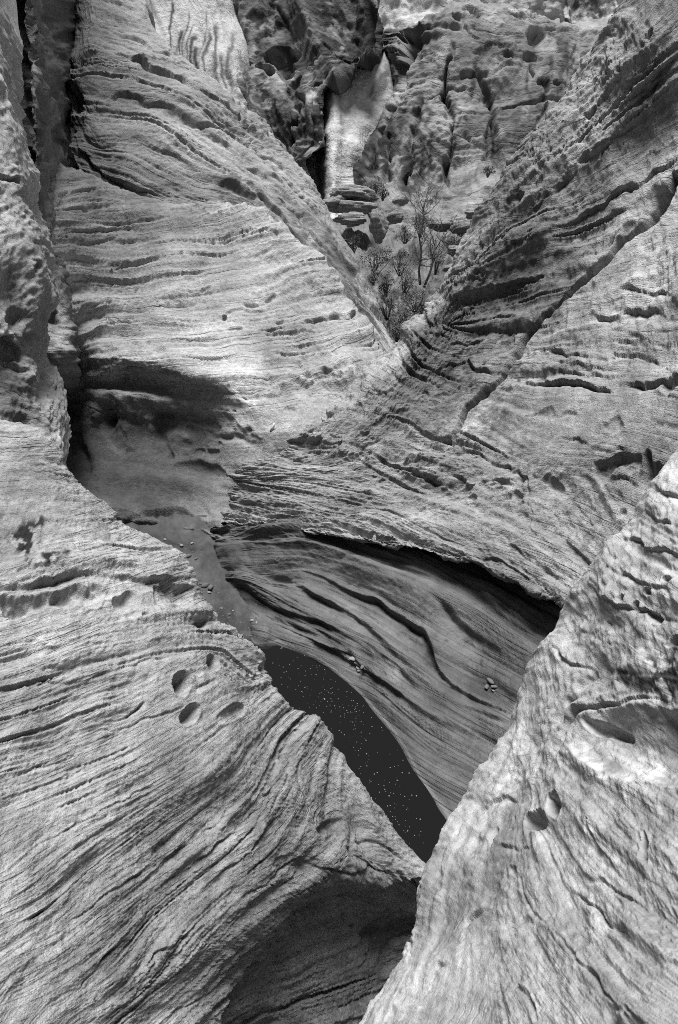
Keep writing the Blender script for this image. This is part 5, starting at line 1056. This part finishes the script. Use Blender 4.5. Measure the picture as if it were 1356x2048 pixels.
for i, a_ in enumerate((
    ('pale rounded shrub in the middle of the notch',808,562,14.6,30,26,2),('low dark shrub at the left foot of the pale rounded shrub',772,572,14.4,16,18,0),('wide dark thicket behind the pale rounded shrub',750,520,16,34,26,0),('dark bush left of the bare tree',800,525,15.8,26,24,0),('grey bush with wispy top right of the bare tree',870,520,16,24,26,1),('dark round bush under the right ridge',905,488,16.8,18,14,0),
    ('pale brush filling the lower notch on the right',830,600,13.6,34,20,2),('grey brush filling the lower notch on the left',775,612,13.2,26,24,1),('dark bush low in the notch',800,640,12.6,26,20,0),('lowest grey bush just above the point of the notch',795,662,12.2,20,18,1),('small dark bush beside the dome edge',705,490,17,24,20,0),('pale tuft on the cliff foot by the slab boulder',752,372,21,18,14,2),
    ('dark tuft right of the long slab boulder',765,385,20.5,14,14,0),('grey bush behind the bare tree',840,455,18,24,18,1),('dark shrub between the boulders',810,470,17.6,18,14,0),('small pale bush beside the dark thicket',748,555,14.8,18,12,2),('dark bush half hidden by the right ridge at the bottom',850,622,12.8,22,18,0),('small bush on the ledge below the cracked cliff',975,342,20.8,12,10,0))):
    shrub('shrub', a_[0], *a_[1:6], LEAF[a_[6]], 100 + i)

# bare tree
def bare_tree(name, label, pts, d_, seed, group=None, mat=None):
    r = random.Random(seed); base = Vector(W(pts[0][0], pts[0][1], d_))
    root = bpy.data.objects.new(name, None); C.objects.link(root); root.location = base; tag(root, label, 'tree', group); root.empty_display_size = .2
    P_ = [Vector(W(x, y, d_ - .1*i)) - base for i, (x, y) in enumerate(pts)]
    vs, fs = [], []; tube(vs, fs, P_, .035, .018, 6); simple('trunk', vs, fs, mat or M_TWIG, root)
    vs, fs = [], []
    def grow(p_, dr, ln, rad, lev):
        q = p_ + dr*ln*.5 + Vector((r.gauss(0, .1), r.gauss(0, .1), r.gauss(0, .06)))*ln; e_ = p_ + dr*ln
        tube(vs, fs, [p_, q, e_], rad, rad*.55, 4)
        if lev == 0: return
        for _ in range(3):
            nd = (dr + Vector((r.gauss(0, .6), r.gauss(0, .6), r.gauss(.1, .4)))).normalized()
            grow(p_.lerp(e_, r.uniform(.4, 1)), nd, ln*r.uniform(.55, .8), rad*.6, lev - 1)
    for i in range(7):
        t = r.uniform(.35, 1)*(len(P_) - 1); k_ = min(int(t), len(P_) - 2)
        grow(P_[k_].lerp(P_[k_ + 1], t - k_), Vector((r.gauss(0, .8), r.gauss(0, .8), r.gauss(.8, .4))).normalized(), r.uniform(.35, .6), .013, 3)
    simple('branches', vs, fs, mat or M_TWIG, root)
bare_tree('bare_tree', 'slender bare tree with a forked dark crown in the notch', [(840,570),(838,540),(843,505),(838,470),(842,440)], 15.2, 7, 'bare trees in the notch')
bare_tree('bare_tree', 'bare sapling leaning right beside the slender bare tree', [(848,575),(860,545),(868,515),(872,480)], 15.0, 8, 'bare trees in the notch', M_DRY)
bare_tree('bare_tree', 'pale leafless bush crowning the back of the canyon floor', [(845,455),(848,435),(846,418),(850,400)], 18.2, 9, 'bare trees in the notch', M_DRY)

# unseen canyon sides behind and beside the camera, added to block low sky light
def side_cliff(path, label, seed):
    zs = (-.7, 1, 2, 3, 4.2, 5.2, 6)
    pts = np.array(path, float); q = np.linspace(0, len(path) - 1, 70)
    X = np.interp(q, range(len(path)), pts[:, 0]); Y = np.interp(q, range(len(path)), pts[:, 1])
    zz_ = np.interp(np.linspace(0, 6, 40), range(7), zs)
    n1 = gnoise((40, 70), 9, seed, .6); cx_, cy_ = pts.mean(0)
    nx = X - 0; ny = Y - 2; ln = np.hypot(nx, ny); nx, ny = nx/ln, ny/ln
    out = .12*(zz_[:, None]) + .5*n1
    co = np.stack([X[None] + nx*out, Y[None] + ny*out, zz_[:, None] + 0*out], -1).reshape(-1, 3)
    idx = np.arange(40*70).reshape(40, 70); qd = np.stack([idx[:-1, :-1], idx[:-1, 1:], idx[1:, 1:], idx[1:, :-1]], -1).reshape(-1, 4)
    o = bpy.data.objects.new('canyon_cliff', mesh_from('canyon_cliff', co, qd, np.ones(len(co)))); o.data.materials.append(M_FAR); C.objects.link(o)
    tag(o, label, 'cliff', kind='structure')
side_cliff([(-4.6,5.5),(-4.6,2),(-4.2,-1.5),(-2.5,-4),(0,-5),(2.5,-4)], 'unseen canyon side left of and behind the viewpoint, added to block low sky', 71)
side_cliff([(4.8,5),(4.9,2),(4.4,-1.5),(2.4,-4.1)], 'unseen canyon side right of the viewpoint, added to block low sky', 72)
print('tris', sum(len(o.data.polygons)*2 for o in C.objects if o.type == 'MESH'))
